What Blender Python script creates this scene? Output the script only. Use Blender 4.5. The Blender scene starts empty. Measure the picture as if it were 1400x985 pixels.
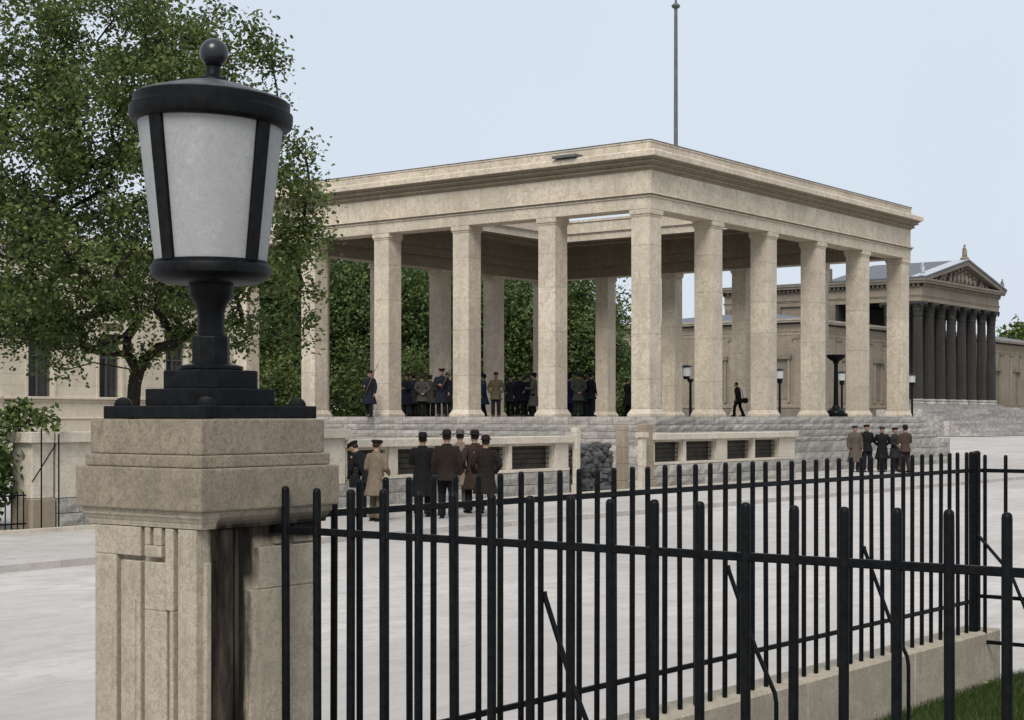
import bpy, bmesh, math, random
import numpy as np
from mathutils import Vector, Matrix, noise as mnoise
R_ = math.radians
PI = math.pi
sc = bpy.context.scene
col = sc.collection
random.seed(7); np.random.seed(7)

# ------------------------------------------------------------------ camera, sky, sun, exposure
F = 2150.0; CX = 700.0; HY = 570.0       # focal length in photo pixels, principal column, horizon row
cam = bpy.data.cameras.new('camera'); camo = bpy.data.objects.new('camera', cam); col.objects.link(camo)
cam.sensor_width = 36.0; cam.lens = 36.0 * F / 1400.0
cam.shift_y = (HY - 492.5) / 1400.0
camo.location = (0, 0, 0); camo.rotation_euler = (R_(90), 0, 0)
cam.clip_start = 0.1; cam.clip_end = 4000
sc.camera = camo
w = bpy.data.worlds.new('World'); sc.world = w; w.use_nodes = True
nt = w.node_tree; bg = nt.nodes['Background']
SUN_EL, SUN_AZ = 48.0, 191.0             # azimuth clockwise from +Y: behind the camera
sky = nt.nodes.new('ShaderNodeTexSky'); sky.sky_type = 'NISHITA'; sky.sun_disc = False
sky.sun_elevation = R_(SUN_EL); sky.sun_rotation = R_(SUN_AZ); sky.dust_density = 2.0; sky.air_density = 1.0
mixw = nt.nodes.new('ShaderNodeMix'); mixw.data_type = 'RGBA'; mixw.inputs[0].default_value = 0.94
tc = nt.nodes.new('ShaderNodeTexCoord'); nzw = nt.nodes.new('ShaderNodeTexNoise'); nzw.inputs['Scale'].default_value = 1.6
nzw.inputs['Detail'].default_value = 4
crw = nt.nodes.new('ShaderNodeValToRGB')
crw.color_ramp.elements[0].position = 0.3; crw.color_ramp.elements[0].color = (6.4, 7.15, 8.2, 1)
crw.color_ramp.elements[1].position = 0.7; crw.color_ramp.elements[1].color = (7.1, 7.8, 8.75, 1)
nt.links.new(tc.outputs['Generated'], nzw.inputs['Vector']); nt.links.new(nzw.outputs['Fac'], crw.inputs[0])
nt.links.new(sky.outputs[0], mixw.inputs[6]); nt.links.new(crw.outputs[0], mixw.inputs[7])
nt.links.new(mixw.outputs[2], bg.inputs[0]); bg.inputs[1].default_value = 0.080
sl = bpy.data.lights.new('sun', 'SUN'); sl.energy = 2.3; sl.angle = R_(26); sl.color = (1.0, 0.955, 0.90)
so = bpy.data.objects.new('sun', sl); col.objects.link(so)
az = R_(SUN_AZ); el = R_(SUN_EL)
sdir = Vector((math.sin(az) * math.cos(el), math.cos(az) * math.cos(el), math.sin(el)))
so.rotation_euler = sdir.to_track_quat('Z', 'Y').to_euler(); so.location = (0, 0, 60)
sc.view_settings.view_transform = 'Standard'; sc.view_settings.look = 'None'
sc.view_settings.exposure = 0.38; sc.view_settings.gamma = 1.0

# ------------------------------------------------------------------ frames and helpers
# eye height is z = 0; the pavement lies at GZ, the road at RZ
GZ = -2.10; RZ = -2.20
RD = Vector((math.cos(math.radians(52.8)), math.sin(math.radians(52.8)), 0))      # direction of the street
LD = Vector((-RD.y, RD.x, 0))                    # across it, away from the street
TH = math.atan2(RD.y, RD.x)
def W(px, Y, z=0.0): return Vector(((px - CX) / F * Y, Y, z))
TO = Vector((4.62, 54.1, 0))                     # temple corner column
def T(x, y, z=0.0): return TO + RD * x + LD * y + Vector((0, 0, z))

class MB:
    def __init__(s): s.v = []; s.f = []
    def add(s, vs, fs, M=None):
        n = len(s.v)
        s.v += [tuple(M @ Vector(v)) for v in vs] if M is not None else [tuple(v) for v in vs]
        s.f += [tuple(n + i for i in f) for f in fs]; return s
    def box(s, x0, x1, y0, y1, z0, z1, M=None):
        return s.add([(x0,y0,z0),(x1,y0,z0),(x1,y1,z0),(x0,y1,z0),(x0,y0,z1),(x1,y0,z1),(x1,y1,z1),(x0,y1,z1)],
            [(0,3,2,1),(4,5,6,7),(0,1,5,4),(1,2,6,5),(2,3,7,6),(3,0,4,7)], M)
    def prism(s, poly, z0, z1, M=None):
        n = len(poly)
        return s.add([(x,y,z0) for x,y in poly]+[(x,y,z1) for x,y in poly],
            [tuple(range(n-1,-1,-1)), tuple(range(n,2*n))]+[(i,(i+1)%n,n+(i+1)%n,n+i) for i in range(n)], M)
    def lathe(s, prof, seg=16, M=None, cap=True, ph=0.0):
        vs = []; fs = []
        for r, z in prof:
            for k in range(seg):
                a = 2*PI*k/seg+ph; vs.append((r*math.cos(a), r*math.sin(a), z))
        m = len(prof)
        for j in range(m-1):
            for k in range(seg):
                k2 = (k+1) % seg; fs.append((j*seg+k, j*seg+k2, (j+1)*seg+k2, (j+1)*seg+k))
        if cap:
            fs.append(tuple(range(seg-1,-1,-1))); fs.append(tuple(range((m-1)*seg, m*seg)))
        return s.add(vs, fs, M)
    def sweep(s, prof, half_or_rect, M=None):
        """closed moulding: profile list of (offset, z) run round a rectangle (x0,x1,y0,y1); profile is a closed loop"""
        x0,x1,y0,y1 = half_or_rect; m = len(prof); vs = []
        for sx, sy in ((0,0),(1,0),(1,1),(0,1)):
            for o, z in prof:
                vs.append(((x1+o if sx else x0-o), (y1+o if sy else y0-o), z))
        fs = []
        for c in range(4):
            c2 = (c+1) % 4
            for j in range(m):
                j2 = (j+1) % m; fs.append((c*m+j, c2*m+j, c2*m+j2, c*m+j2))
        return s.add(vs, fs, M)
    def extr(s, prof, x0, x1, M=None):
        """closed profile of (y,z) extruded along x"""
        m = len(prof); vs = [(x0,y,z) for y,z in prof]+[(x1,y,z) for y,z in prof]
        fs = [tuple(range(m)), tuple(range(2*m-1,m-1,-1))]+[(j,m+j,m+(j+1)%m,(j+1)%m) for j in range(m)]
        return s.add(vs, fs, M)
    def tube(s, pts, rads, seg=8, M=None, cap=True):
        pts = [Vector(p) for p in pts]; n = len(pts)
        if not hasattr(rads, '__len__'): rads = [rads]*n
        vs = []; fs = []; ref = None
        for i in range(n):
            d = (pts[min(i+1,n-1)]-pts[max(i-1,0)]).normalized()
            if ref is None:
                ref = Vector((1,0,0)) if abs(d.x) < 0.8 else Vector((0,1,0))
            u = (ref - d*ref.dot(d)).normalized(); v = d.cross(u); ref = u
            r = rads[i]; ru, rv = (r if hasattr(r,'__len__') else (r,r))
            for k in range(seg):
                a = 2*PI*k/seg; vs.append(pts[i]+u*(ru*math.cos(a))+v*(rv*math.sin(a)))
        for i in range(n-1):
            for k in range(seg):
                k2=(k+1)%seg; fs.append((i*seg+k,i*seg+k2,(i+1)*seg+k2,(i+1)*seg+k))
        if cap: fs.append(tuple(range(seg-1,-1,-1))); fs.append(tuple(range((n-1)*seg,n*seg)))
        return s.add(vs, fs, M)
    def ball(s, c, r, seg=12, rings=8, M=None):
        if not hasattr(r,'__len__'): r=(r,r,r)
        prof=[]; vs=[]; fs=[]
        for j in range(rings+1):
            t=PI*j/rings
            for k in range(seg):
                a=2*PI*k/seg; vs.append((c[0]+r[0]*max(math.sin(t),1e-3)*math.cos(a), c[1]+r[1]*max(math.sin(t),1e-3)*math.sin(a), c[2]-r[2]*math.cos(t)))
        for j in range(rings):
            for k in range(seg):
                k2=(k+1)%seg; fs.append((j*seg+k,j*seg+k2,(j+1)*seg+k2,(j+1)*seg+k))
        return s.add(vs, fs, M)
    def mesh(s, name, m, smooth=False, fix=True):
        me = bpy.data.meshes.new(name); me.from_pydata(s.v, [], s.f)
        if fix:
            bm = bmesh.new(); bm.from_mesh(me); bmesh.ops.recalc_face_normals(bm, faces=bm.faces); bm.to_mesh(me); bm.free()
        if smooth is True: me.polygons.foreach_set('use_smooth', [True]*len(me.polygons))
        elif smooth:
            me.polygons.foreach_set('use_smooth', [True]*len(me.polygons)); me.set_sharp_from_angle(angle=R_(smooth))
        me.materials.append(m); me.update(); return me
    def build(s, name, m, parent=None, smooth=False, bevel=0, loc=None, rotz=None):
        me = s.mesh(name, m, smooth)
        if bevel:
            bm = bmesh.new(); bm.from_mesh(me)
            bmesh.ops.bevel(bm, geom=[e for e in bm.edges if e.is_manifold and e.calc_face_angle(0) > 0.6], offset=bevel, segments=1, affect='EDGES', profile=0.5)
            bm.to_mesh(me); bm.free()
        return link(name, me, parent, loc, rotz)
def link(name, me, parent=None, loc=None, rotz=None):
    o = bpy.data.objects.new(name, me); col.objects.link(o)
    if parent: o.parent = parent
    if loc is not None: o.location = loc
    if rotz is not None: o.rotation_euler = (0,0,rotz)
    return o
def empty(name, loc=(0,0,0), rotz=0): 
    o = link(name, None, None, loc, rotz); o.empty_display_size = 0.3; return o
def tag(o, label=None, cat=None, group=None, kind=None):
    if label: o['label']=label
    if cat: o['category']=cat
    if group: o['group']=group
    if kind: o['kind']=kind
    return o
def children(o): return [c for c in bpy.data.objects if c.parent == o]
def copy_tree(o, parent=None):
    kids = KIDS.get(o.name)
    if kids is None: kids = KIDS[o.name] = children(o)
    c = o.copy(); col.objects.link(c)
    if parent: c.parent = parent
    for ch in kids: copy_tree(ch, c)
    return c
KIDS = {}

# ------------------------------------------------------------------ materials
def new_mat(name):
    m = bpy.data.materials.new(name); m.use_nodes = True; t = m.node_tree
    return m, t, t.nodes['Principled BSDF']
def rgb(c): return (c[0], c[1], c[2], 1)
def noise_node(t, pos, scale, detail=5, rough=0.6, stretch=None, dist=0.0):
    n = t.nodes.new('ShaderNodeTexNoise'); n.inputs['Scale'].default_value = scale; n.inputs['Detail'].default_value = detail
    n.inputs['Roughness'].default_value = rough; n.inputs['Distortion'].default_value = dist
    if stretch:
        mp = t.nodes.new('ShaderNodeMapping'); mp.inputs['Scale'].default_value = stretch
        t.links.new(pos, mp.inputs['Vector']); pos = mp.outputs[0]
    t.links.new(pos, n.inputs['Vector']); return n.outputs['Fac']
def ramp(t, fac, stops):
    r = t.nodes.new('ShaderNodeValToRGB'); e = r.color_ramp.elements
    while len(e) < len(stops): e.new(0.5)
    for i,(p,c) in enumerate(stops):
        e[i].position = p; e[i].color = rgb(c) if hasattr(c,'__len__') else (c,c,c,1)
    t.links.new(fac, r.inputs[0]); return r.outputs[0]
def mixc(t, fac, a, b, mode='MIX'):
    n = t.nodes.new('ShaderNodeMix'); n.data_type='RGBA'; n.blend_type = mode
    for i, x in ((0,fac),(6,a),(7,b)):
        if hasattr(x,'links') or isinstance(x, bpy.types.NodeSocket): t.links.new(x, n.inputs[i])
        elif i==0: n.inputs[0].default_value = x
        else: n.inputs[i].default_value = rgb(x)
    return n.outputs[2]
def bump(t, bs, h, strength=0.3, dist=0.02):
    b = t.nodes.new('ShaderNodeBump'); b.inputs['Strength'].default_value = strength; b.inputs['Distance'].default_value = dist
    t.links.new(h, b.inputs['Height']); t.links.new(b.outputs[0], bs.inputs['Normal'])
def stone(name, base, dark, scale=1.0, mott=0.5, streak=0.35, rnd=0.12, bumpd=0.01, pits=True, rough=0.85):
    m, t, bs = new_mat(name)
    pos = t.nodes.new('ShaderNodeNewGeometry').outputs['Position']
    oi = t.nodes.new('ShaderNodeObjectInfo')
    big = noise_node(t, pos, 0.7*scale, 6, 0.65)
    mid = noise_node(t, pos, 5.0*scale, 8, 0.72, dist=1.2)
    c = mixc(t, ramp(t, big, [(0.40,0.0),(0.60,1.0)]), [x*0.78 for x in base], [min(1,x*1.10) for x in base])
    mf = ramp(t, mid, [(0.42,1.0),(0.53,0.0)])
    mid2 = noise_node(t, pos, 15.0*scale, 5, 0.7, dist=2.0)
    k = t.nodes.new('ShaderNodeMath'); k.operation='MULTIPLY'; k.inputs[1].default_value=min(1,mott*1.15); t.links.new(mf,k.inputs[0])
    c = mixc(t, k.outputs[0], c, dark)
    k3 = t.nodes.new('ShaderNodeMath'); k3.operation='MULTIPLY'; k3.inputs[1].default_value=mott*.9; t.links.new(ramp(t, mid2, [(0.40,1.0),(0.50,0.0)]),k3.inputs[0])
    c = mixc(t, k3.outputs[0], c, [x*1.1 for x in dark])
    k4 = t.nodes.new('ShaderNodeMath'); k4.operation='MULTIPLY'; k4.inputs[1].default_value=mott*.7; t.links.new(ramp(t, mid2, [(0.53,0.0),(0.62,1.0)]),k4.inputs[0])
    c = mixc(t, k4.outputs[0], c, [min(1,x*1.22) for x in base])
    st = noise_node(t, pos, 1.6*scale, 6, 0.7, (2.2,2.2,0.25))
    sf = ramp(t, st, [(0.5,0.0),(0.74,1.0)])
    k2 = t.nodes.new('ShaderNodeMath'); k2.operation='MULTIPLY'; k2.inputs[1].default_value=streak; t.links.new(sf,k2.inputs[0])
    c = mixc(t, k2.outputs[0], c, [x*0.75 for x in dark])
    hs = t.nodes.new('ShaderNodeHueSaturation'); mr = t.nodes.new('ShaderNodeMapRange')
    mr.inputs[3].default_value = 1-rnd; mr.inputs[4].default_value = 1+rnd
    t.links.new(oi.outputs['Random'], mr.inputs[0]); t.links.new(mr.outputs[0], hs.inputs['Value']); t.links.new(c, hs.inputs['Color'])
    out = hs.outputs[0]
    fine = noise_node(t, pos, 38*scale, 4, 0.7)
    out = mixc(t, ramp(t, fine, [(0.30,1.0),(0.42,0.0)]), out, [x*0.8 for x in dark])
    out = mixc(t, 0.30, out, mixc(t, ramp(t, fine, [(0.3,0.0),(0.7,1.0)]), [x*0.7 for x in base], [min(1,x*1.2) for x in base]))
    t.links.new(out, bs.inputs['Base Color']); bs.inputs['Roughness'].default_value = rough
    bs.inputs['Specular IOR Level'].default_value = 0.2
    add = t.nodes.new('ShaderNodeMath'); add.operation='ADD'; t.links.new(mid, add.inputs[0]); t.links.new(fine, add.inputs[1])
    bump(t, bs, add.outputs[0], 0.5, bumpd)
    return m
def plain(name, c, rough=0.6, metal=0.0, var=0.25, scale=8.0, bumpd=0.0, spec=0.3):
    m, t, bs = new_mat(name)
    pos = t.nodes.new('ShaderNodeNewGeometry').outputs['Position']
    n = noise_node(t, pos, scale, 6, 0.65)
    o = mixc(t, ramp(t, n, [(0.3,0.0),(0.7,1.0)]), [x*(1-var) for x in c], [min(1,x*(1+var)) for x in c])
    t.links.new(o, bs.inputs['Base Color']); bs.inputs['Roughness'].default_value = rough; bs.inputs['Metallic'].default_value = metal
    bs.inputs['Specular IOR Level'].default_value = spec
    if bumpd: bump(t, bs, n, 0.5, bumpd)
    return m
def leaf_mat(name, a, b, c):
    m, t, bs = new_mat(name)
    g = t.nodes.new('ShaderNodeNewGeometry')
    cc = ramp(t, g.outputs['Random Per Island'], [(0.0,a),(0.55,b),(1.0,c)])
    big = noise_node(t, g.outputs['Position'], 0.9, 3, 0.6)
    cc = mixc(t, ramp(t, big, [(0.4,0.0),(0.65,0.55)]), cc, c)
    t.links.new(cc, bs.inputs['Base Color']); bs.inputs['Roughness'].default_value = 0.5; bs.inputs['Specular IOR Level'].default_value=0.25
    tr = t.nodes.new('ShaderNodeBsdfTranslucent'); t.links.new(cc, tr.inputs[0])
    mx = t.nodes.new('ShaderNodeMixShader'); mx.inputs[0].default_value = 0.3
    out = t.nodes['Material Output']; t.links.new(bs.outputs[0], mx.inputs[1]); t.links.new(tr.outputs[0], mx.inputs[2]); t.links.new(mx.outputs[0], out.inputs[0])
    return m
M = {}
M['temple'] = stone('temple_limestone', (0.58,0.51,0.41), (0.31,0.25,0.175), 0.8, 0.62, 0.6, 0.09, 0.02)
M['temple_dark'] = stone('weathered_and_shaded_stone', (0.25,0.205,0.15), (0.12,0.10,0.072), 1.4, 0.6, 0.6, 0.05, 0.012)  # weathered mouldings; on the ring ceiling it paints in the interior shade
M['granite'] = stone('grey_base_stone', (0.40,0.375,0.335), (0.15,0.14,0.125), 0.6, 0.6, 0.5, 0.26, 0.03)
M['floor'] = stone('bounce_dimming_floor', (0.20,0.18,0.15), (0.10,0.09,0.075), 1.0, 0.5, 0.3, 0.1, 0.01)  # kept dark to dim light bounced up under the temple roof
M['granite_dk'] = stone('dark_rubble_stone', (0.10,0.10,0.095), (0.04,0.04,0.04), 2.0, 0.6, 0.3, 0.4, 0.04)
M['wallst'] = stone('low_wall_limestone', (0.57,0.51,0.42), (0.34,0.29,0.22), 1.0, 0.5, 0.3, 0.06, 0.01)
M['pier'] = stone('brown_pier_stone', (0.33,0.27,0.20), (0.20,0.16,0.12), 1.5, 0.5, 0.5, 0.1, 0.01)
M['museum'] = stone('museum_sandstone', (0.27,0.225,0.17), (0.12,0.10,0.075), 0.5, 0.5, 0.5, 0.08, 0.03)
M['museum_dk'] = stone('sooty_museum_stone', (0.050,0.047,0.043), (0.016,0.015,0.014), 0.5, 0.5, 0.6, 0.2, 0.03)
M['museum_md'] = stone('museum_grey_stone', (0.20,0.175,0.14), (0.10,0.085,0.07), 0.5, 0.5, 0.5, 0.05, 0.03)
M['museum_lt'] = stone('museum_pale_cornice', (0.36,0.32,0.26), (0.18,0.15,0.12), 0.5, 0.5, 0.6, 0.05, 0.03)
M['steps'] = stone('museum_step_stone', (0.42,0.40,0.365), (0.14,0.135,0.125), 0.3, 0.8, 0.3, 0.3, 0.02)
M['facade'] = stone('cream_facade_stone', (0.60,0.53,0.42), (0.44,0.37,0.28), 0.5, 0.3, 0.3, 0.06, 0.01)
M['roof'] = plain('slate_roof', (0.10,0.105,0.115), 0.5, 0, 0.3, 2.0)
M['roof_pale'] = plain('pale_zinc_roof', (0.42,0.44,0.47), 0.4, 0, 0.15, 1.0)
M['iron'] = plain('black_painted_iron', (0.0045,0.0052,0.006), 0.42, 0.0, 0.6, 30, 0.0012, 0.10)
M['ironl'] = plain('lantern_black_iron', (0.005,0.0055,0.006), 0.5, 0.0, 0.7, 22, 0.003, 0.12)
M['pole'] = plain('grey_green_pole', (0.11,0.12,0.12), 0.5, 0.2, 0.2, 2.0)
M['glassd'] = plain('dark_window_glass', (0.035,0.035,0.035), 0.25, 0, 0.4, 1.0, 0, 0.5)
M['void'] = plain('dark_grille_backing', (0.065,0.056,0.045), 0.9, 0, 0.4, 3.0)
M['soil'] = plain('soil', (0.07,0.055,0.04), 0.95, 0, 0.4, 5.0)
M['bark'] = plain('tree_bark', (0.030,0.025,0.019), 0.9, 0, 0.5, 12, 0.02, 0.1)
M['leaf'] = leaf_mat('young_tree_leaf', (0.030,0.056,0.014), (0.074,0.112,0.029), (0.15,0.185,0.056))
M['leafd'] = leaf_mat('dark_tree_leaf', (0.034,0.066,0.022), (0.078,0.126,0.040), (0.14,0.19,0.058))
M['grass'] = leaf_mat('grass_blade', (0.020,0.040,0.008), (0.042,0.072,0.014), (0.075,0.10,0.024))
M['white'] = plain('white_lamp_glass', (0.40,0.40,0.38), 0.4, 0, 0.06, 2)
M['skin'] = plain('skin', (0.30,0.18,0.13), 0.6, 0, 0.12, 30)
M['eye'] = plain('dark_eye', (0.02,0.015,0.01), 0.3, 0, 0.1, 30)
M['wood'] = plain('rifle_wood', (0.10,0.05,0.025), 0.5, 0, 0.3, 20)
M['steel'] = plain('gun_steel', (0.05,0.05,0.055), 0.4, 0.6, 0.2, 20)
def cloth(name, c): return plain(name, c, 0.95, 0, 0.22, 14, 0.004, 0.08)
# lantern glass: milky, lets light through
def milk():
    m, t, bs = new_mat('frosted_lantern_glass')
    pos = t.nodes.new('ShaderNodeNewGeometry').outputs['Position']
    n = noise_node(t, pos, 34, 7, 0.85, None, 1.5); n2 = noise_node(t, pos, 5, 5, 0.6, (1,1,0.35))
    c = mixc(t, ramp(t, n, [(0.40,0.0),(0.60,1.0)]), (0.62,0.62,0.62), (0.80,0.80,0.79))
    c = mixc(t, ramp(t, n2, [(0.35,0.5),(0.6,0.0)]), c, (0.60,0.60,0.60))
    t.links.new(c, bs.inputs['Base Color']); bs.inputs['Roughness'].default_value=0.32; bs.inputs['Specular IOR Level'].default_value=0.5
    tr = t.nodes.new('ShaderNodeBsdfTranslucent'); t.links.new(c, tr.inputs[0])
    mx = t.nodes.new('ShaderNodeMixShader'); mx.inputs[0].default_value=0.62
    t.links.new(bs.outputs[0], mx.inputs[1]); t.links.new(tr.outputs[0], mx.inputs[2]); t.links.new(mx.outputs[0], t.nodes['Material Output'].inputs[0])
    return m
M['milk'] = milk()
# pedestal stone: granular concrete-like limestone with black rain stains on the fence side
M['pedc'] = stone('pedestal_cap_limestone', (0.28,0.235,0.175), (0.095,0.078,0.056), 7.0, 0.62, 0.5, 0.04, 0.003)
def pedestal_mat():
    m = stone('pedestal_limestone', (0.43,0.375,0.29), (0.18,0.148,0.11), 7.5, 0.6, 0.55, 0.0, 0.004)
    t = m.node_tree; bs = t.nodes['Principled BSDF']
    src = bs.inputs['Base Color'].links[0].from_socket
    tcn = t.nodes.new('ShaderNodeTexCoord'); sp = t.nodes.new('ShaderNodeSeparateXYZ'); t.links.new(tcn.outputs['Object'], sp.inputs[0])
    def mth(op, a, b=None, clamp=False):
        n = t.nodes.new('ShaderNodeMath'); n.operation = op; n.use_clamp = clamp
        for i, x in enumerate((a,b)):
            if x is None: continue
            if isinstance(x, bpy.types.NodeSocket): t.links.new(x, n.inputs[i])
            else: n.inputs[i].default_value = x
        return n.outputs[0]
    nz = noise_node(t, tcn.outputs['Object'], 9, 6, 0.65, (1.0,1.0,0.16))
    wob = mth('MULTIPLY', mth('SUBTRACT', nz, 0.5), 0.09)
    X = mth('ADD', sp.outputs[0], wob)          # along the street side face, 0 at the near corner
    onface = mth('LESS_THAN', sp.outputs[1], 0.045)
    below = mth('MULTIPLY', mth('SUBTRACT', -0.37, sp.outputs[2]), 18.0, True)
    lo = mth('MULTIPLY', mth('SUBTRACT', X, 0.024), 60.0, True); hi = mth('MULTIPLY', mth('SUBTRACT', 0.232, X), 60.0, True)
    band = mth('MULTIPLY', lo, hi)
    # a shorter stain further along, from the rail fixing
    hi2 = mth('MULTIPLY', mth('SUBTRACT', 0.275, X), 50.0, True)
    short = mth('MULTIPLY', mth('MULTIPLY', hi2, lo), mth('MULTIPLY', mth('ADD', mth('ADD', sp.outputs[2], wob), 0.70), 14.0, True))
    top = mth('MULTIPLY', mth('MULTIPLY', mth('ADD', mth('ADD', sp.outputs[2], mth('MULTIPLY', wob, 0.8)), 0.515), 30.0, True), lo)
    f = mth('MAXIMUM', mth('MAXIMUM', band, short), top)
    f = mth('MULTIPLY', mth('MULTIPLY', f, onface), below)
    nzs = ramp(t, nz, [(0.36,0.80),(0.55,1.0)]); f = mth('MULTIPLY', f, nzs, True)
    c = mixc(t, f, src, (0.014,0.011,0.008))
    t.links.new(c, bs.inputs['Base Color']); return m
M['ped'] = pedestal_mat()
def paving_mat(name, base, dark, bsc=0.6, lines=0.35):
    m, t, bs = new_mat(name)
    g = t.nodes.new('ShaderNodeNewGeometry'); pos = g.outputs['Position']
    mp = t.nodes.new('ShaderNodeMapping'); mp.inputs['Rotation'].default_value = (0,0,-TH); t.links.new(pos, mp.inputs['Vector'])
    P = mp.outputs[0]
    big = noise_node(t, P, 0.10, 7, 0.62, (1,1.8,1)); mid = noise_node(t, P, 3.2, 9, 0.75, (0.75,1.3,1), 0.3); fine = noise_node(t, P, 45, 5, 0.75)
    c = mixc(t, ramp(t, big, [(0.40,0.0),(0.60,1.0)]), [x*0.84 for x in base], [x*1.06 for x in base])
    c = mixc(t, ramp(t, mid, [(0.36,0.7),(0.52,0.0)]), c, dark)
    wv_ = noise_node(t, P, 0.9, 6, 0.7, (0.5,1.7,1), 1.5); c = mixc(t, ramp(t, wv_, [(0.40,0.30),(0.50,0.0)]), c, dark)
    c = mixc(t, ramp(t, fine, [(0.38,0.6),(0.5,0.0)]), c, dark)
    br = t.nodes.new('ShaderNodeTexBrick'); br.inputs['Scale'].default_value = 1.0; br.inputs['Brick Width'].default_value = bsc*1.6
    br.inputs['Row Height'].default_value = bsc; br.inputs['Mortar Size'].default_value = 0.014; br.inputs['Mortar Smooth'].default_value = 0.6
    wv = mixc(t, 0.03, P, mid); 
    t.links.new(P, br.inputs['Vector']); br.inputs['Color1'].default_value=(1,1,1,1); br.inputs['Color2'].default_value=(0.90,0.90,0.90,1); br.inputs['Mortar'].default_value=(1-lines,)*3+(1,)
    c = mixc(t, 1.0, c, br.outputs['Color'], 'MULTIPLY')
    t.links.new(c, bs.inputs['Base Color']); bs.inputs['Roughness'].default_value=0.9; bs.inputs['Specular IOR Level'].default_value=0.15
    bump(t, bs, mid, 0.4, 0.02); return m
M['road'] = paving_mat('pale_road_paving', (0.51,0.475,0.44), (0.36,0.335,0.31), 0.45, 0.07)
M['pave'] = paving_mat('pavement_slabs', (0.49,0.455,0.42), (0.33,0.305,0.28), 0.8, 0.16)
M['kerb'] = stone('kerb_granite', (0.48,0.445,0.41), (0.30,0.27,0.25), 2.0, 0.4, 0.2, 0.15, 0.01)
M['farfield'] = plain('distant_ground', (0.30,0.29,0.27), 0.95, 0, 0.15, 0.02)
M['lawn'] = plain('lawn_soil_green', (0.035,0.05,0.015), 0.95, 0, 0.5, 6, 0.02)

# ------------------------------------------------------------------ setting: ground, road, pavement
tag(MB().add([(-1500,-300,RZ-0.05),(1500,-300,RZ-0.05),(1500,3000,RZ-0.05),(-1500,3000,RZ-0.05)],[(0,1,2,3)]).build('ground', M['farfield']), kind='structure')
tm = Matrix.Translation(TO) @ Matrix.Rotation(TH, 4, 'Z')
def quad(mb, x0,x1,y0,y1,z, Mx=tm): return mb.add([(x0,y0,z),(x1,y0,z),(x1,y1,z),(x0,y1,z)],[(0,1,2,3)],Mx)
KY = -9.95; WY = -4.45                      # kerb line and garden wall line, in temple coordinates
tag(quad(MB(), -75, 190, -75, KY, RZ).build('road', M['road']), kind='structure')
tag(quad(MB(), 40, 190, KY, 60, RZ).build('square', M['road']), kind='structure')
mb = MB(); mb.box(-75, 40, KY+0.18, 60, RZ-0.04, GZ, tm)
pav = tag(mb.build('pavement', M['pave']), kind='structure')
kb = [MB().box(0.004, 1.196, 0, 0.18, 0, 0.11).mesh('kerb_stone', M['kerb'])]
for i in range(62):
    x = -34 + i*1.2
    o = link('kerb_stone', kb[0], pav, T(x, KY, RZ-0.002), TH)
# raised edging in front of the garden wall
mb = MB()
for i in range(40): mb.box(-40+i*1.0+0.004, -39+i*1.0-0.004, WY-0.55, WY-0.40, GZ-0.02, GZ+0.07, tm)
o = mb.build('edging_stone', M['wallst']); o.parent = pav

# ------------------------------------------------------------------ the open temple
temple = empty('open_temple', T(0,0,GZ), TH)
tag(temple, 'large roofless stone temple on square pillars, on a grey block base', 'temple')
TB = Vector((0,0,-GZ))                      # local offset: eye level above temple origin
def tl(x,y,z): return (x, y, z-GZ)
def tbox(mb,x0,x1,y0,y1,z0,z1): return mb.box(x0,x1,y0,y1,z0-GZ,z1-GZ)
def rblock(w, h, d, seed, j=0.02, mat=None, bev=0.02):
    """stone block from (0,0,0) to (w,d,h), front face at y=0 rough"""
    rnd = random.Random(seed); mb = MB(); nx = 3; nz = 2; vs = []; fs = []
    for iz in range(nz+1):
        for ix in range(nx+1):
            e = ix in (0,nx) or iz in (0,nz)
            vs.append((w*ix/nx + (0 if e else rnd.uniform(-.1,.1)*w/nx), (bev if e else rnd.uniform(-.6*j,0.15*j)), h*iz/nz))
    n1 = len(vs)
    for iz in range(nz+1):
        for ix in range(nx+1): vs.append((w*ix/nx, d, h*iz/nz))
    def id(ix,iz,b=0): return b*n1+iz*(nx+1)+ix
    for iz in range(nz):
        for ix in range(nx):
            fs.append((id(ix,iz),id(ix+1,iz),id(ix+1,iz+1),id(ix,iz+1)))
    for ix in range(nx):
        fs.append((id(ix,nz),id(ix+1,nz),id(ix+1,nz,1),id(ix,nz,1)))
    fs.append((id(0,0),id(0,1),id(0,2),id(0,2,1),id(0,0,1))); fs.append((id(nx,0),id(nx,0,1),id(nx,2,1),id(nx,2),id(nx,1)))
    return mb.add(vs, fs).mesh('stone_block', mat or M['granite'])
BLK = {}
def block_course(parent, p0, direction, length, z, h, wmin, wmax, seed, mat, depth=0.3, proud=0.02, gap=0.012):
    """a row of individual stone blocks; p0 local start, direction 'x' or 'y' (front faces -y or -x)"""
    rnd = random.Random(seed); s = 0.0
    while s < length - 0.05:
        wd = min(rnd.uniform(wmin, wmax), length - s)
        if length - s - wd < wmin*0.5: wd = length - s
        wq = round(wd, 1); key = (wq, h, mat.name, rnd.randrange(3))
        if key not in BLK: BLK[key] = rblock(wq-gap, h-gap, depth, hash(key) & 0xffff if False else int(wq*100+h*1000)+key[3], 0.025, mat)
        o = link('stone_block', BLK[key], parent)
        jit = rnd.uniform(0, proud)
        if direction == 'x': o.location = (p0[0]+s, p0[1]-jit, z-GZ+gap/2); 
        else: o.location = (p0[0]-jit, p0[1]+s+wd, z-GZ+gap/2); o.rotation_euler=(0,0,-PI/2)
        o.scale = (wd/wq, 1, 1); s += wd
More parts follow.
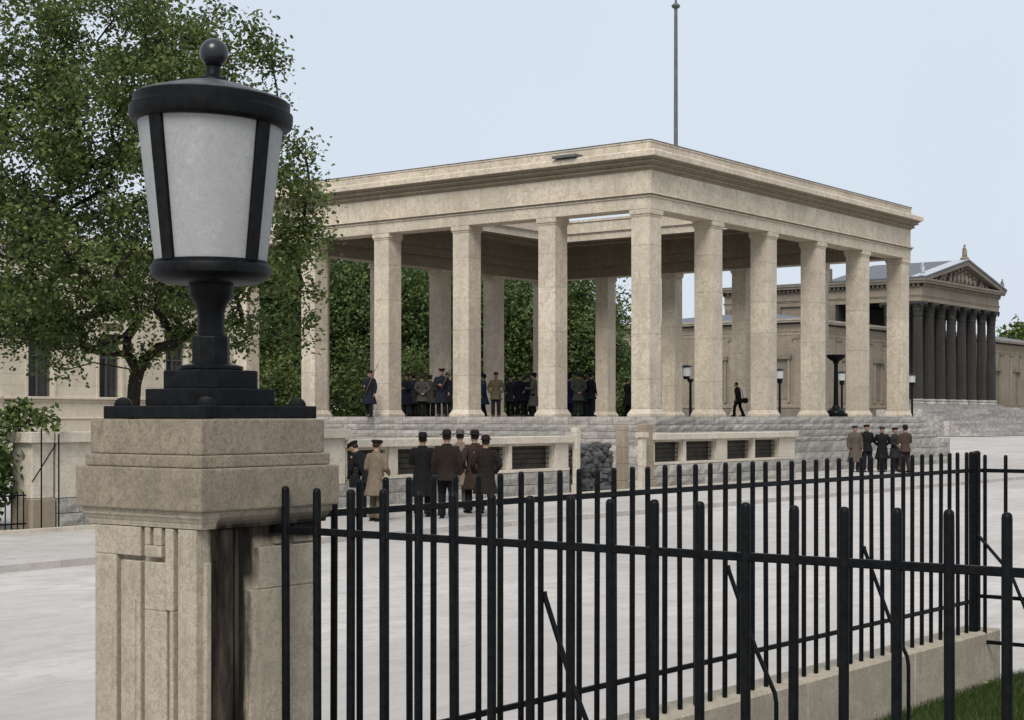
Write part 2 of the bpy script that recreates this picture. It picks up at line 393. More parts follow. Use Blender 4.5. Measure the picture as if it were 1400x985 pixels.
# base: core + individual blocks on the two faces in view
e1, e2, e3 = 1.0, 1.35, 1.75
core = MB(); NX, NY = 21.15, 19.8
tbox(core, -e1+.12, NX+e1-.12, -e1+.12, NY+e1-.12, -.6, 0.0); tbox(core, -e2+.12, NX+e2-.12, -e2+.12, NY+e2-.12, -1.05, -.53); tbox(core, -e3+.12, NX+e3-.12, -e3+.12, NY+e3-.12, GZ-.1, -.98)
pl = core.build('base', M['granite'], temple)
tbf=MB(); tbox(tbf,-e1+.2,NX+e1-.2,-e1+.2,NY+e1-.2,.001,.004); tbf.build('bounce_dimming_sheet',M['floor'],temple)  # unseen dark sheet added over the base to cut light bounced onto the ceiling
rows = [(e1, 0.0, -.26, 0.8, 1.7), (e1, -.26, -.50, 0.5, 1.3), (e2, -.50, -.75, .6, 1.5), (e2, -.75, -.95, .5, 1.2), (e3,-.95,-1.35,.7,1.6),(e3,-1.35,-1.75,.6,1.4),(e3,-1.75,GZ,.7,1.6)]
for i,(e,zt,zb,wa,wb_) in enumerate(rows):
    h = round(zt-zb, 3)
    block_course(pl, (-e,-e), 'x', NX+2*e, zb, h, wa, wb_, 11+i, M['granite'])
    block_course(pl, (-e,-e), 'y', NY+2*e, zb, h, wa, wb_, 31+i, M['granite'])
# columns
cs = 0.375
def column():
    mb = MB()
    b = [(0.475,0),(0.475,.09),(0.45,.13),(0.395,.23),(cs,.27)]
    for (r0,z0),(r1,z1) in zip(b,b[1:]):
        mb.add([(-r0,-r0,z0),(r0,-r0,z0),(r0,r0,z0),(-r0,r0,z0),(-r1,-r1,z1),(r1,-r1,z1),(r1,r1,z1),(-r1,r1,z1)],[(0,3,2,1),(4,5,6,7),(0,1,5,4),(1,2,6,5),(2,3,7,6),(3,0,4,7)])
    base = mb
    t_ = MB(); zt=6.84
    b = [(cs,zt),(cs+.02,zt+.04),(cs+.02,zt+.07),(cs+.01,zt+.075),(cs+.05,zt+.10),(cs+.05,7.098)]
    for (r0,z0),(r1,z1) in zip(b,b[1:]):
        t_.add([(-r0,-r0,z0),(r0,-r0,z0),(r0,r0,z0),(-r0,r0,z0),(-r1,-r1,z1),(r1,-r1,z1),(r1,r1,z1),(-r1,r1,z1)],[(0,3,2,1),(4,5,6,7),(0,1,5,4),(1,2,6,5),(2,3,7,6),(3,0,4,7)])
    sh = MB().box(-cs+.012,cs-.012,-cs+.012,cs-.012,.2,6.9)
    return base.mesh('column_base',M['temple']), t_.mesh('capital',M['temple']), sh.mesh('column',M['temple'])
cb, cc_, csh = column()
def shaft_block(h):
    mb = MB().box(-cs,cs,-cs,cs,0,h)
    me = mb.mesh('shaft_block', M['temple']); bm = bmesh.new(); bm.from_mesh(me)
    bmesh.ops.bevel(bm, geom=list(bm.edges), offset=0.012, segments=2, affect='EDGES', profile=0.5); bm.to_mesh(me); bm.free(); return me
hs_ = [(1.0,1.55,1.7,1.35,.965),(1.5,1.25,1.6,1.2,1.015),(1.25,1.7,1.2,1.5,.915)]
sbm = {}
cpos = [(i*NX/5, j*NY/5) for i in range(6) for j in range(6) if i in (0,5) or j in (0,5)]
for n, (x, y) in enumerate(cpos):
    c = link('column', csh, temple, (x,y,-GZ)); link('column_base', cb, c); link('capital', cc_, c)
    z = 0.272
    for h in hs_[n % 3]:
        if h not in sbm: sbm[h] = shaft_block(h-0.004)
        link('shaft_block', sbm[h], c, (0,0,z), 0 if n%2 else PI); z += h
# entablature, ring ceiling and inner parapet round the open middle
g = 0.0
ent = MB(); rect = (0,NX,0,NY)
def ring(mb, o_out, o_in, z0, z1): 
    return mb.sweep([(o_out,z0-GZ),(o_out,z1-GZ),(o_in,z1-GZ),(o_in,z0-GZ)], rect)
ring(ent, .38,-.36,7.102,7.50)
ring(ent, .47,-.30,7.50,7.55); ring(ent,.55,-.30,7.60,7.65); ring(ent,.48,-.30,7.652,7.68)
ring(ent, .38,-.30,7.682,8.42)
ent.sweep([(o,z-GZ) for o,z in [(.80,8.822),(.86,8.83),(.86,9.00),(.80,9.05),(-.30,9.05),(-.30,8.822)]], rect)
bedm=MB().sweep([(o,z-GZ) for o,z in [(.44,8.422),(.47,8.48),(.56,8.50),(.57,8.56),(.52,8.565),(.60,8.64),(.69,8.66),(.70,8.72),(.66,8.725),(.77,8.80),(.77,8.82),(-.28,8.82),(-.28,8.422)]], rect)
ring(ent, .40,-.02,9.052,9.36); ring(ent,.47,-.06,9.362,9.42)
en = ent.build('entablature', M['temple'], temple)
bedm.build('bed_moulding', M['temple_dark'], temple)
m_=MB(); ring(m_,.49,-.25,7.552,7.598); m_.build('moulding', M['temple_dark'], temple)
m_=MB(); ring(m_,.485,-.07,9.422,9.45); m_.build('lead_capping', M['roof'], temple)
# facing slabs of the courses, piece by piece, on all four sides
SL = {}
def slab(w, h):
    k=(round(w,2),round(h,2))
    if k not in SL:
        me = MB().box(0.003,w-.003,0,.06,0.002,h-.002).mesh('stone_slab', M['temple']); bm=bmesh.new(); bm.from_mesh(me)
        bmesh.ops.bevel(bm, geom=list(bm.edges), offset=0.006, segments=1, affect='EDGES', profile=0.5); bm.to_mesh(me); bm.free(); SL[k]=me
    return SL[k]
for (zz0,zz1,off,lens_) in ((7.102,7.497,.43,[.1]*10),(7.684,8.418,.43,[.05]+[.1]*9+[.05]),(9.056,9.358,.45,[.1]*10)):
    for side in range(4):
        s = 0; lens=[q*(NX if side%2==0 else NY) for q in lens_]
        for k, wl in enumerate(lens):
            x0_ = s; s += wl
            a = x0_ - (off if k==0 else 0); b = x0_+wl+(off-.06 if k==len(lens)-1 else 0)
            me = slab(b-a, zz1-zz0); o = link('stone_slab', me, en)
            if side==0: p=(a,-off); r=0
            elif side==1: p=(NX+off,a); r=PI/2
            elif side==2: p=(NX-a,NY+off); r=PI
            else: p=(-off,NY-a); r=-PI/2
            o.location=(p[0],p[1],zz0-GZ); o.rotation_euler=(0,0,r)
# ceiling ring: stepped coffers between colonnade and opening
ci = MB(); IN = 4.0
def iring(mb, a, b, z0, z1):   # square ring from inset a to inset b
    return mb.sweep([(-a,z0-GZ),(-a,z1-GZ),(-b,z1-GZ),(-b,z0-GZ)], rect)
iring(ci,.361,.42,7.112,8.9); iring(ci, .42,.85,7.62,8.9); iring(ci,.85,1.25,8.0,8.9); iring(ci,1.25,2.9,8.62,8.9); iring(ci,2.9,3.3,8.45,8.9); iring(ci,3.3,IN-.002,8.55,8.9)  # first ring: dark lining added to shade the architrave's inner face by colour
ci.build('ring_ceiling', M['temple_dark'], temple)  # darker stone carries the interior's shade in its colour
ip = MB()
iring(ip, IN-.4, IN, 8.902, 9.52); iring(ip, IN+.001, IN+.08, 8.852, 8.91); iring(ip, IN+.001, IN+.14, 8.915, 8.985); iring(ip, IN+.001,IN+.05,8.553,8.85); iring(ip,IN+.001,IN+.05,8.99,9.44); iring(ip, IN-.45, IN+.10, 9.45, 9.56)
iring(ip, .1, IN-.41, 8.91, 9.0)
ip.build('inner_parapet', M['temple'], temple)
sp_ = MB(); tbox(sp_, -.98, -.5, 2.3, 3.3, 9.07, 9.16); sp_.build('water_spout', M['pole'], temple)

# ------------------------------------------------------------------ garden walls by the temple
def wall_T(x0,x1,ztop,zcap,zbase,name,label,openings,dep=.55,group=None,seed=1):
    wr = empty(name, T(x0,WY,GZ), TH); tag(wr, label, 'wall', group)
    Lw = x1-x0
    Zb = zbase-GZ; Zt = zcap-GZ
    # base of rough blocks
    c = MB().box(.1,Lw-.02,.12,dep,0,Zb); cbse = c.build('base', M['granite'], wr)
    z = 0
    hh = Zb/2
    for k in range(2):
        rnd = random.Random(seed+k); s=0
        while s<Lw-.05:
            wd=min(rnd.uniform(.45,1.1),Lw-s)
            if Lw-s-wd<.3: wd=Lw-s
            wq=round(wd,1); key=('w',wq,round(hh,3),rnd.randrange(3))
            if key not in BLK: BLK[key]=rblock(wq-.014,hh-.014,.3,int(wq*77)+key[3],.03,M['granite'])
            o=link('stone_block',BLK[key],cbse,(s,-rnd.uniform(0,.02),k*hh+.007)); o.scale=(wd/wq,1,1); s+=wd
    # posts and sill between openings
    bounds=[0]; 
    for a,b in openings: bounds+= [a,b]
    bounds.append(Lw)
    for i in range(0,len(bounds),2):
        a,b=bounds[i],bounds[i+1]
        if b-a<.02: continue
        MB().box(a,b,.04,dep-.02,Zb+.082 if openings else Zb+.002,Zt-.002).build('wall_post' if openings else 'wall_panel', M['wallst'], wr, bevel=.008)
    if openings:
        MB().box(0.0,Lw,.0,dep,Zb+.002,Zb+.08).build('sill', M['wallst'], wr, bevel=.01)
        MB().box(0.0,Lw,.02,dep-.02,Zt,Zt+.0).build('lintel', M['wallst'], wr) if False else None
        for a,b in openings:
            MB().box(a-.01,b+.01,.34,.38,Zb+.083,Zt-.003).build('panel', M['void'], wr)
            for k in range(1,5):
                zz=Zb+.08+(Zt-Zb-.08)*k/5
                MB().tube([(a-.01,.24,zz),(b+.01,.24,zz)],.012,5).build('grille_bar', M['iron'], wr)
            fr=MB(); 
            fr.box(a,a+.05,.10,.2,Zb+.083,Zt-.004); fr.box(b-.05,b,.10,.2,Zb+.083,Zt-.004); fr.box(a+.051,b-.051,.10,.2,Zt-.06,Zt-.004); fr.build('opening_frame', M['wallst'], wr)
    # capping slabs
    n=max(1,round(Lw/1.5)); 
    for k in range(n):
        a=Lw*k/n-(.08 if k==0 else 0); b=Lw*(k+1)/n+(.08 if k==n-1 else 0)
        MB().box(a+.003,b-.003,-.08,dep+.06,Zt,ztop-GZ).build('capping_slab', M['wallst'], wr, bevel=.015)
    return wr
def xw(px):    # street coordinate of the wall line seen at a photo column
    # solve W(px,Y) on line y=WY
    k=(px-CX)/F
    # TO.x+RD.x*x+LD.x*WY = k*(TO.y+RD.y*x+LD.y*WY)
    return (k*(TO.y+LD.y*WY)-(TO.x+LD.x*WY))/(RD.x-k*RD.y)
def ops(lst, x0): return [(xw(a)-x0, xw(b)-x0) for a,b in lst]
xa, xb = xw(477), xw(779)
wall_T(xa, xb, -.52, -.71, -1.46, 'garden_wall', 'pale low wall with dark grilles behind the hatted men, left of the gate gap', ops([(477,534),(546,604),(633,697),(702,760)], xa), seed=5)
xc, xd = xw(895), xw(1088)
wall_T(xc, xd, -.50, -.69, -1.43, 'garden_wall', 'pale low wall with four dark grilles, right of the gate gap', ops([(897,936),(940,981),(996,1031),(1034,1067)], xc), seed=9)
xe, xf = xw(78), xw(474)
wall_T(xe, xf, -.28, -.49, -1.53, 'garden_wall', 'taller solid pale wall running behind the lamp pedestal', [], .62, seed=13)
# gate gap: posts, brown piers, dark rubble bank
def pier(px0, px1, ztop, name, label, mat, cap=True, dy=0.0, dep=.5):
    x0,x1=xw(px0),xw(px1); r=empty(name,T((x0+x1)/2,WY+dy,GZ),TH); tag(r,label,'pier')
    hw=(x1-x0)/2; h=ztop-GZ
    MB().box(-hw-.03,hw+.03,-.03,dep+.03,0,.25).build('base',mat,r,bevel=.01)
    n=3
    for k in range(n): MB().box(-hw,hw,0,dep,.253+(h-.4)*k/n,.25+(h-.4)*(k+1)/n).build('stone_block',mat,r,bevel=.012)
    MB().box(-hw-(.05 if cap else 0),hw+(.05 if cap else 0),-.05 if cap else 0,dep+.05,h-.147,h).build('capital',mat,r,bevel=.01)
pier(784,789.5,-.30,'gate_post','slim pale gate post at the end of the left grille wall',M['wallst'],False,-.1,.14)
pier(859,866,-.25,'gate_pier','narrow brown pier bounding the dark rubble on its right',M['pier'],False,.15,.28)
pier(869,876,-.46,'gate_pier','short capped pale pier between two brown piers',M['wallst'],True,-.2,.14)
pier(885,895,-.22,'gate_pier','wide brown pier joining the right grille wall',M['pier'],False,.02,.28)
rb_ = empty('rubble_bank', T((xw(790)+xw(856))/2, WY+.45, GZ), TH); tag(rb_, 'dark rubble stone bank filling the gate gap', 'rubble')
hw=(xw(856)-xw(790))/2+.05; rnd=random.Random(3)
for k in range(120):
    r=rnd.uniform(.08,.17); x=-hw+2*hw*((k%10)+.5+rnd.uniform(-.3,.3))/10; z=.06+(k//10)*.108+rnd.uniform(-.03,.03); y=.05+z*.08+rnd.uniform(-.05,.05)
    mb=MB(); vs=[]; mb.ball((0,0,0),(r*1.3,r,r*.75),7,5)
    mb.v=[tuple(c*rnd.uniform(.85,1.15) for c in v) for v in mb.v]
    mb.build('rubble_stone',M['granite_dk'],rb_,loc=(x,y,z),rotz=rnd.uniform(0,6))
MB().extr([(0.08,0),(.6,0),(.6,1.3),(.18,1.3)],-hw,hw).build('bank',M['granite_dk'],rb_)

# small brown plinth pier and iron rods at left end of the taller wall
r=empty('boundary_pier',T(xe-.02,WY+.0,GZ),TH); tag(r,'brown end pier under the left end of the taller wall','pier')
MB().box(-.55,-.02,-.02,.65,0,.58).build('base',M['pier'],r,bevel=.02)
MB().box(-.52,-.04,.02,.62,.583,-.49-GZ-.004).build('wall_post',M['wallst'],r,bevel=.01)
MB().box(-.62,-.09,-.08,.68,-.49-GZ,-.28-GZ).build('capping_slab',M['wallst'],r,bevel=.015)
for k,(xx,yy) in enumerate(((-.45,-.14),(-.08,-.16))):
    tag(MB().tube([(0,0,0),(0,0,1.88-.1*k)],.015,8).build('iron_rod',M['iron'],None,loc=T(xe+xx,WY+yy,GZ)),['thin iron rod nearer the shrubs at the brown end pier','thin iron rod on the right corner of the brown end pier'][k],'rod')
tag(MB().tube([T(xe-.12,WY-.12,-.52),T(xe-.62,WY-.10,-1.2)],.013,8).build('iron_stay',M['iron']),'slanting iron stay beside the brown end pier','rod')
# low iron fence left of it
r=empty('low_fence',T(xe-.7,WY+.05,GZ),TH); tag(r,'low dark iron fence before the shrubs at far left','fence')
for k in range(22): MB().tube([(-.13*k,0,0.03),(-.13*k,0,.72)],.014,6).build('picket',M['iron'],r)
for z in (.12,.64): MB().box(-2.9,.05,-.015,.015,z,z+.03).build('rail',M['iron'],r)

# ------------------------------------------------------------------ pedestal with lantern
PD=6.08; PO=W(277,PD,0)                    # near corner of the shaft
ped=empty('lamp_pedestal',(PO.x,PO.y,GZ),TH); tag(ped,'tall weathered stone pedestal with stepped cap carrying the big lantern','pedestal')
S=.61; H=-GZ
def pstep(mb,e0,z0,e1_,z1):
    return mb.add([(-e0,-e0,z0+H),(S+e0,-e0,z0+H),(S+e0,S+e0,z0+H),(-e0,S+e0,z0+H),(-e1_,-e1_,z1+H),(S+e1_,-e1_,z1+H),(S+e1_,S+e1_,z1+H),(-e1_,S+e1_,z1+H)],[(0,3,2,1),(4,5,6,7),(0,1,5,4),(1,2,6,5),(2,3,7,6),(3,0,4,7)])
def pbuild(mb,name,parent,bevel=0.006,seg=3,mat='ped'):
    me=mb.mesh(name,M[mat]); bm=bmesh.new(); bm.from_mesh(me)
    bmesh.ops.bevel(bm,geom=list(bm.edges),offset=bevel,segments=2,affect='EDGES',profile=.6); 
    for v in bm.verts: v.co.z-=H
    bm.to_mesh(me); bm.free()
    return link(name,me,parent,(0,0,H))
pbuild(pstep(MB(),.075,-.366,.075,-.20),'cap_slab',ped,.008,mat='pedc')
pbuild(pstep(MB(),.048,-.1985,.048,-.15),'cap_slab',ped,.006,mat='pedc')
pbuild(pstep(MB(),.032,-.1485,.032,-.010),'cap_slab',ped,.006,mat='pedc')
mb=MB(); 
for (a,b,c,d) in ((.034,-.435,.036,-.426),(.036,-.4259,.038,-.412),(.040,-.4119,.050,-.392),(.054,-.3919,.054,-.3675)): pstep(mb,a,b,c,d)
o=pbuild(mb,'moulding',ped,.001)
sh=pbuild(MB().box(0.0,S,0.0,S,.0,H-.436),'shaft',ped,.006)
pbuild(MB().box(-.08,S+.08,-.08,S+.08,0,.22),'plinth_block',ped,.01)
# carved key-pattern relief on the shaft: faces: 'a' = left face (x=0, runs along +y), 'b' = street face (y=0, runs along +x)
def relief(face, a, b, z0, z1, d=.014, name='relief_panel'):
    mb=MB()
    if face=='a': mb.box(-d,.004,a,b,z0+H,z1+H)
    else: mb.box(a,b,-d,.004,z0+H,z1+H)
    return pbuild(mb,name,ped,.005)
# left face, coordinates measured from the near corner (0) to the far edge (.61)
zb=-2.0; zt=-.438; D1=.034
for a,b,z0,z1 in ((0,.105,zb,zt),(.132,.180,-.76,zt),(.132,.155,zb,-.7602),(.171,.303,zb,-.764),(.1805,.303,-.7638,-.574),(.204,.250,-.508,zt),(.272,.303,-.508,zt),(.204,.303,-.554,-.5082),
    (.328,.448,zb,-.574),(.328,.61,-.554,zt),(.476,.61,zb,-.5542)): relief('a',a,b,z0,z1,D1)
relief('a',.352,.385,zb,-.72,.042)
# street face
for a,b,z0,z1,d in ((0,.026,zb,-.565,.022),(.075,.135,zb,zt,.026),(.160,.180,zb,zt,.012),(.225,.61,zb,-.691,.024),(.262,.61,-.690,-.522,.024),(.37,.43,-.514,zt,.024),(.475,.61,-.514,zt,.024)): relief('b',a,b,z0,z1,d)
# lantern
PC=PO+RD*(S/2)+LD*(S/2)
LX=(288.5-CX)/F*PC.y
lan=empty('lantern',(LX,PC.y,-.008),TH); tag(lan,'large black lantern with frosted glass and ball finial on the pedestal','lantern')
def oct_(w,c): return [(-w,-w+c),(-w+c,-w),(w-c,-w),(w,-w+c),(w,w-c),(w-c,w),(-w+c,w),(-w,w-c)]
MB().box(-.308,.308,-.308,.308,0,.052).build('base_plate',M['ironl'],lan,bevel=.004)
MB().prism(oct_(.222,.075),.052,.122).build('base_plate',M['ironl'],lan,bevel=.004)
MB().prism(oct_(.162,.055),.122,.198).build('base_plate',M['ironl'],lan,bevel=.004)
for (x,y) in ((-.25,-.25),(.25,-.25),(-.25,.25),(.25,.25)):
    lg=MB(); lg.lathe([(.0285,-.018),(.036,-.014),(.036,.014),(.0285,.018)],18,Matrix.Translation((x,y,.052))@Matrix.Rotation(-TH,4,'Z')@Matrix.Rotation(PI/2,4,'X')); lg.build('lug',M['ironl'],lan,smooth=40)
MB().lathe([(.125,.198),(.132,.204),(.132,.216),(.10,.224),(.08,.226)],24).build('collar',M['ironl'],lan,smooth=35)
MB().lathe([(.079,.222),(.079,.336),(.072,.343),(.06,.345)],8,ph=PI/8-TH).build('stem_block',M['ironl'],lan,bevel=.003)
MB().lathe([(.058,.340),(.054,.40),(.056,.44),(.066,.47),(.088,.505),(.092,.55),(.092,.575)],24).build('stem',M['ironl'],lan,smooth=50)
MB().lathe([(.02,.556),(.150,.556),(.20,.562),(.232,.578),(.245,.592),(.248,.622),(.243,.632),(.236,.636),(.236,.648),(.05,.648)],48).build('lower_ring',M['ironl'],lan,smooth=35)
gl=MB(); gl.lathe([(.228,.645),(.298,1.225)],64,cap=False); gl.lathe([(.224,.645),(.294,1.225)],64,cap=False)
gl.build('glass',M['milk'],lan,smooth=True)
for k in range(4):
    a=-PI/2-TH+R_(45-1)+k*PI/2+R_(10.8)
    mb=MB(); 
    Mx=Matrix.Rotation(a,4,'Z')
    for (w_,r0,r1) in ((.024,.226,.245),):
        vs=[]
        for (r,z) in ((.231,.640),(.301,1.228)):
            wk=.029 if z<1 else .034
            for dr in (-.012,.012):
                for s_ in (-1,1): vs.append((r+dr,s_*wk,z))
        mb.add(vs,[(0,1,3,2),(4,6,7,5),(0,2,6,4),(1,5,7,3),(2,3,7,6),(0,4,5,1)],Mx)
    mb.build('glazing_bar',M['ironl'],lan,bevel=.003)
# lid, sitting slightly askew
lidM=Matrix.Translation((0,0,1.22))@Matrix.Rotation(R_(2.4),4,(Matrix.Rotation(-TH,3,'Z')@Vector((0,1,0))))
mb=MB().lathe([(.285,-.012),(.318,-.012),(.331,0),(.335,.012),(.335,.050),(.326,.056),(.322,.060),(.322,.092),(.316,.098),(.26,.098),(.26,.02)],40,lidM,cap=False,ph=PI/24)
mb.build('rim',M['ironl'],lan,smooth=28)
mb=MB().lathe([(.316,.0985),(.30,.108),(.15,.155),(.062,.176),(.058,.176)],24,lidM,cap=False,ph=PI/12); mb.build('lid',plain('weathered_lid_metal',(0.06,0.06,0.06),.5,0,.5,14),lan)
mb=MB().lathe([(.28,.0),(.02,.0),(.02,.01),(.28,.01)],32,lidM,cap=False); mb.build('ceiling_plate',M['ironl'],lan)
MB().lathe([(.064,.17),(.060,.185),(.040,.192),(.032,.205),(.030,.235),(.036,.243),(.026,.25)],20,lidM).build('finial_neck',M['ironl'],lan,smooth=40)
MB().ball((0,0,.293),.060,32,20,lidM).build('ball_finial',plain('polished_black_ball',(0.012,0.013,0.016),.28,0,.3,10,0,.5),lan,smooth=True)
MB().lathe([(.02,.64),(.02,.80),(.045,.86),(.05,.93),(.03,.99),(.01,1.0)],16).build('lamp_bulb',M['white'],lan,smooth=True)

# ------------------------------------------------------------------ iron fences
def near_p(px): return W(px,16700.0/(px+2250.0))
def far_p(px): return W(px,13700.0/(2430.0-px))
def picket_mesh(h,r):
    return MB().lathe([(r*.92,0),(r,.01),(r,h-.018),(r*.9,h-.007),(r*.55,h-.001),(r*.2,h)],10).mesh('picket',M['iron'],smooth=50)
TIP=-.28; PT=-1.70
pk=picket_mesh(TIP-PT,.0168); pk2=picket_mesh(TIP-PT,.0158)
# near fence
A=near_p(362); B=near_p(1800); dn=(B-A).normalized(); an=math.atan2(dn.y,dn.x)
nf=empty('near_fence',(A.x,A.y,PT),an); tag(nf,'nearest black iron picket fence running right from the lamp pedestal','fence')
s0=(near_p(391.8)-A).length; Ln=(B-A).length; k=0
while s0+k*.1715<Ln:
    o=link('picket',pk,nf,(s0+k*.1715+random.uniform(-.002,.002),random.uniform(-.001,.001),random.uniform(-.003,.003))); o.rotation_euler=(random.uniform(-.003,.003),random.uniform(-.0025,.0025),random.uniform(0,6)); k+=1
for z,hh in ((-.455,.028),(-1.48,.028)): MB().box(-.06,Ln,-.011,.011,z-PT-hh/2,z-PT+hh/2).build('rail',M['iron'],nf,bevel=.003)
plm=MB().box(0,Ln+.2,-.11,.19,GZ-PT-.1,-.0).build('plinth',M['ped'],nf,bevel=.012)
# far fence
A=far_p(438); B=far_p(1331); df=(B-A).normalized(); af=math.atan2(df.y,df.x); Lf=(B-A).length
ff=empty('far_fence',(A.x,A.y,PT),af); tag(ff,'black iron picket fence on the stone plinth beyond the lawn','fence')
s2=(far_p(991)-A).length; k0=-int(s2/.1655)
k=k0
while s2+k*.1655<Lf-.06:
    o=link('picket',pk2,ff,(s2+k*.1655+random.uniform(-.003,.003),0,random.uniform(-.004,.004))); o.rotation_euler=(random.uniform(-.004,.004),random.uniform(-.0035,.0035),random.uniform(0,6)); k+=1
for z,hh in ((-.425,.030),(-1.46,.030)): MB().box(-.05,Lf,-.010,.010,z-PT-hh/2,z-PT+hh/2).build('rail',M['iron'],ff,bevel=.003)
MB().lathe([(.039,0),(.039,1.42),(.034,1.43),(.01,1.435)],8).build('corner_post',M['iron'],ff,loc=(Lf,0,-.01),bevel=.002)
for kb_ in (-11,0,11):
    sx=s2+kb_*.1655+.012
    MB().tube([(sx,-.014,-.93-PT+.03),(sx,-.02,-.93-PT),(sx+.005,-.20,-1.38-PT),(sx+.01,-.33,-1.64-PT),(sx+.01,-.34,-1.70-PT),(sx+.01,-.34,GZ-PT+.02)],.014,8).build('stay',M['iron'],ff,smooth=50)
# stone plinth under the far fence, coping pieces
plf=empty('fence_plinth',(A.x,A.y,GZ),af); tag(plf,'long low stone plinth carrying the far picket fence','plinth')
end=(far_p(1352)-A).length
n=5; 
for k in range(n):
    a=-0.6+(end+.6)*k/n; b=-0.6+(end+.6)*(k+1)/n
    mb=MB().box(a+.002,b-.002,-.10,.20,-.12,PT-GZ-.001); o=mb.build('stone_block',M['ped'],plf,bevel=.014)
# iron gate returning right from the corner post
gd=-LD; ag=math.atan2(gd.y,gd.x); G=B+df*.02
gt=empty('iron_gate',(G.x,G.y,PT),ag); tag(gt,'black iron gate leaf at far right with slanting stay','gate')
pg=picket_mesh(1.50,.0155)
for k in range(10): link('bar',pg,gt,(.085+k*.1655,0,-.10))
for z in (-.425,-1.42,-1.78): MB().box(.05,1.7,-.010,.010,z-PT-.015,z-PT+.015).build('rail',M['iron'],gt,bevel=.003)
MB().tube([(.03,-.02,-.93-PT),(.30,-.03,-1.22-PT),(.42,-.03,-1.5-PT)],.014,8).build('stay',M['iron'],gt,smooth=50)
MB().lathe([(.03,0),(.03,1.43),(.01,1.44)],8).build('hinge_post',M['iron'],gt,loc=(.0,.05,-.01))
# lawn inside the fences
a0=far_p(380)-LD*.0; lw=MB(); c1=far_p(1350)
pts=[a0+LD*.1, c1+LD*.0+df*.1, c1-LD*9+df*.1, a0-LD*9]
tag(lw.add([(p.x,p.y,GZ-.02) for p in pts],[(0,1,2,3)]).build('lawn',M['lawn']),kind='structure')
def blades(N, sampler, hmin,hmax, wd):
    base=np.array([sampler() for _ in range(N)]); hgt=np.random.uniform(hmin,hmax,N); a=np.random.uniform(0,2*PI,N); lean=np.random.normal(0,.35,(N,2))*hgt[:,None]
    d=np.stack([np.cos(a),np.sin(a)],1)*wd; z0=np.full(N,GZ-.02)
    v=np.zeros((N,3,3)); v[:,0,:2]=base-d; v[:,1,:2]=base+d; v[:,2,:2]=base+lean; v[:,0,2]=z0; v[:,1,2]=z0; v[:,2,2]=z0+hgt
    return v.reshape(-1,3)
def tri_mesh(name, v, m, n=3):
    me=bpy.data.meshes.new(name); N=len(v)//n
    me.vertices.add(len(v)); me.vertices.foreach_set('co',v.astype(np.float32).ravel()); me.loops.add(len(v)); me.loops.foreach_set('vertex_index',np.arange(len(v),dtype=np.int32))
    me.polygons.add(N); me.polygons.foreach_set('loop_start',np.arange(0,len(v),n,dtype=np.int32)); me.polygons.foreach_set('loop_total',np.full(N,n,dtype=np.int32))
    me.update(calc_edges=True); me.materials.append(m); return me
gl0=far_p(1000); 
def gs():
    u=random.uniform(0,4.4); v=random.uniform(.11,3.6)
    p=gl0+df*u-LD*v; return (p.x,p.y)
tag(link('grass',tri_mesh('grass',blades(90000,gs,.02,.075,.0035),M['grass'])),'short green grass inside the iron fences','grass',kind='stuff')
lf=np.zeros((60,4,3)); 
for i in range(60):
    x,y=gs(); a=random.uniform(0,6); s=random.uniform(.015,.03)
    for j,(u,v_) in enumerate(((-1,0),(0,.5),(1,0),(0,-.5))): lf[i,j]=(x+s*(u*math.cos(a)-v_*math.sin(a)),y+s*(u*math.sin(a)+v_*math.cos(a)),GZ+.045+random.uniform(-.01,.01))
tag(link('fallen_leaves',tri_mesh('fallen_leaves',lf.reshape(-1,3),plain('fallen_leaf',(0.22,0.17,0.08),.9),4)),'small dry leaves scattered on the grass','leaves',kind='stuff')

# ------------------------------------------------------------------ trees
def leaf_cloud(centers, per, spread, size, seed, droop=0.25):
    rs=np.random.RandomState(seed); C_=np.repeat(np.array(centers),(per*rs.uniform(.35,1.55,len(centers))).astype(int),axis=0); N=len(C_)
    P=C_+rs.normal(0,1,(N,3))*np.array(spread)
    n=rs.normal(0,1,(N,3)); n[:,2]=np.abs(n[:,2])+droop; n/=np.linalg.norm(n,axis=1)[:,None]
    a=rs.normal(0,1,(N,3)); a-=n*(a*n).sum(1)[:,None]; a/=np.linalg.norm(a,axis=1)[:,None]; b=np.cross(n,a)
    s=(size*rs.uniform(.6,1.25,N))[:,None]
    fold=rs.uniform(.05,.3,N)[:,None]
    v=np.zeros((N,6,3))
    v[:,0]=P-a*s*.55; v[:,1]=P-a*s*.12+b*s*.36+n*s*fold; v[:,2]=P+a*s*.30+b*s*.27+n*s*fold*.8; v[:,3]=P+a*s*.62; v[:,4]=P+a*s*.30-b*s*.27+n*s*fold*.8; v[:,5]=P-a*s*.12-b*s*.36+n*s*fold
    V=v.reshape(-1,3); me=bpy.data.meshes.new('crown'); me.vertices.add(len(V)); me.vertices.foreach_set('co',V.astype(np.float32).ravel())
    q=np.array([[0,1,2,3],[0,3,4,5]]); idx=(np.arange(N)[:,None,None]*6+q[None]).reshape(-1)
    me.loops.add(len(idx)); me.loops.foreach_set('vertex_index',idx.astype(np.int32)); M_=2*N
    me.polygons.add(M_); me.polygons.foreach_set('loop_start',np.arange(0,4*M_,4,dtype=np.int32)); me.polygons.foreach_set('loop_total',np.full(M_,4,dtype=np.int32)); me.update(calc_edges=True)
    return me
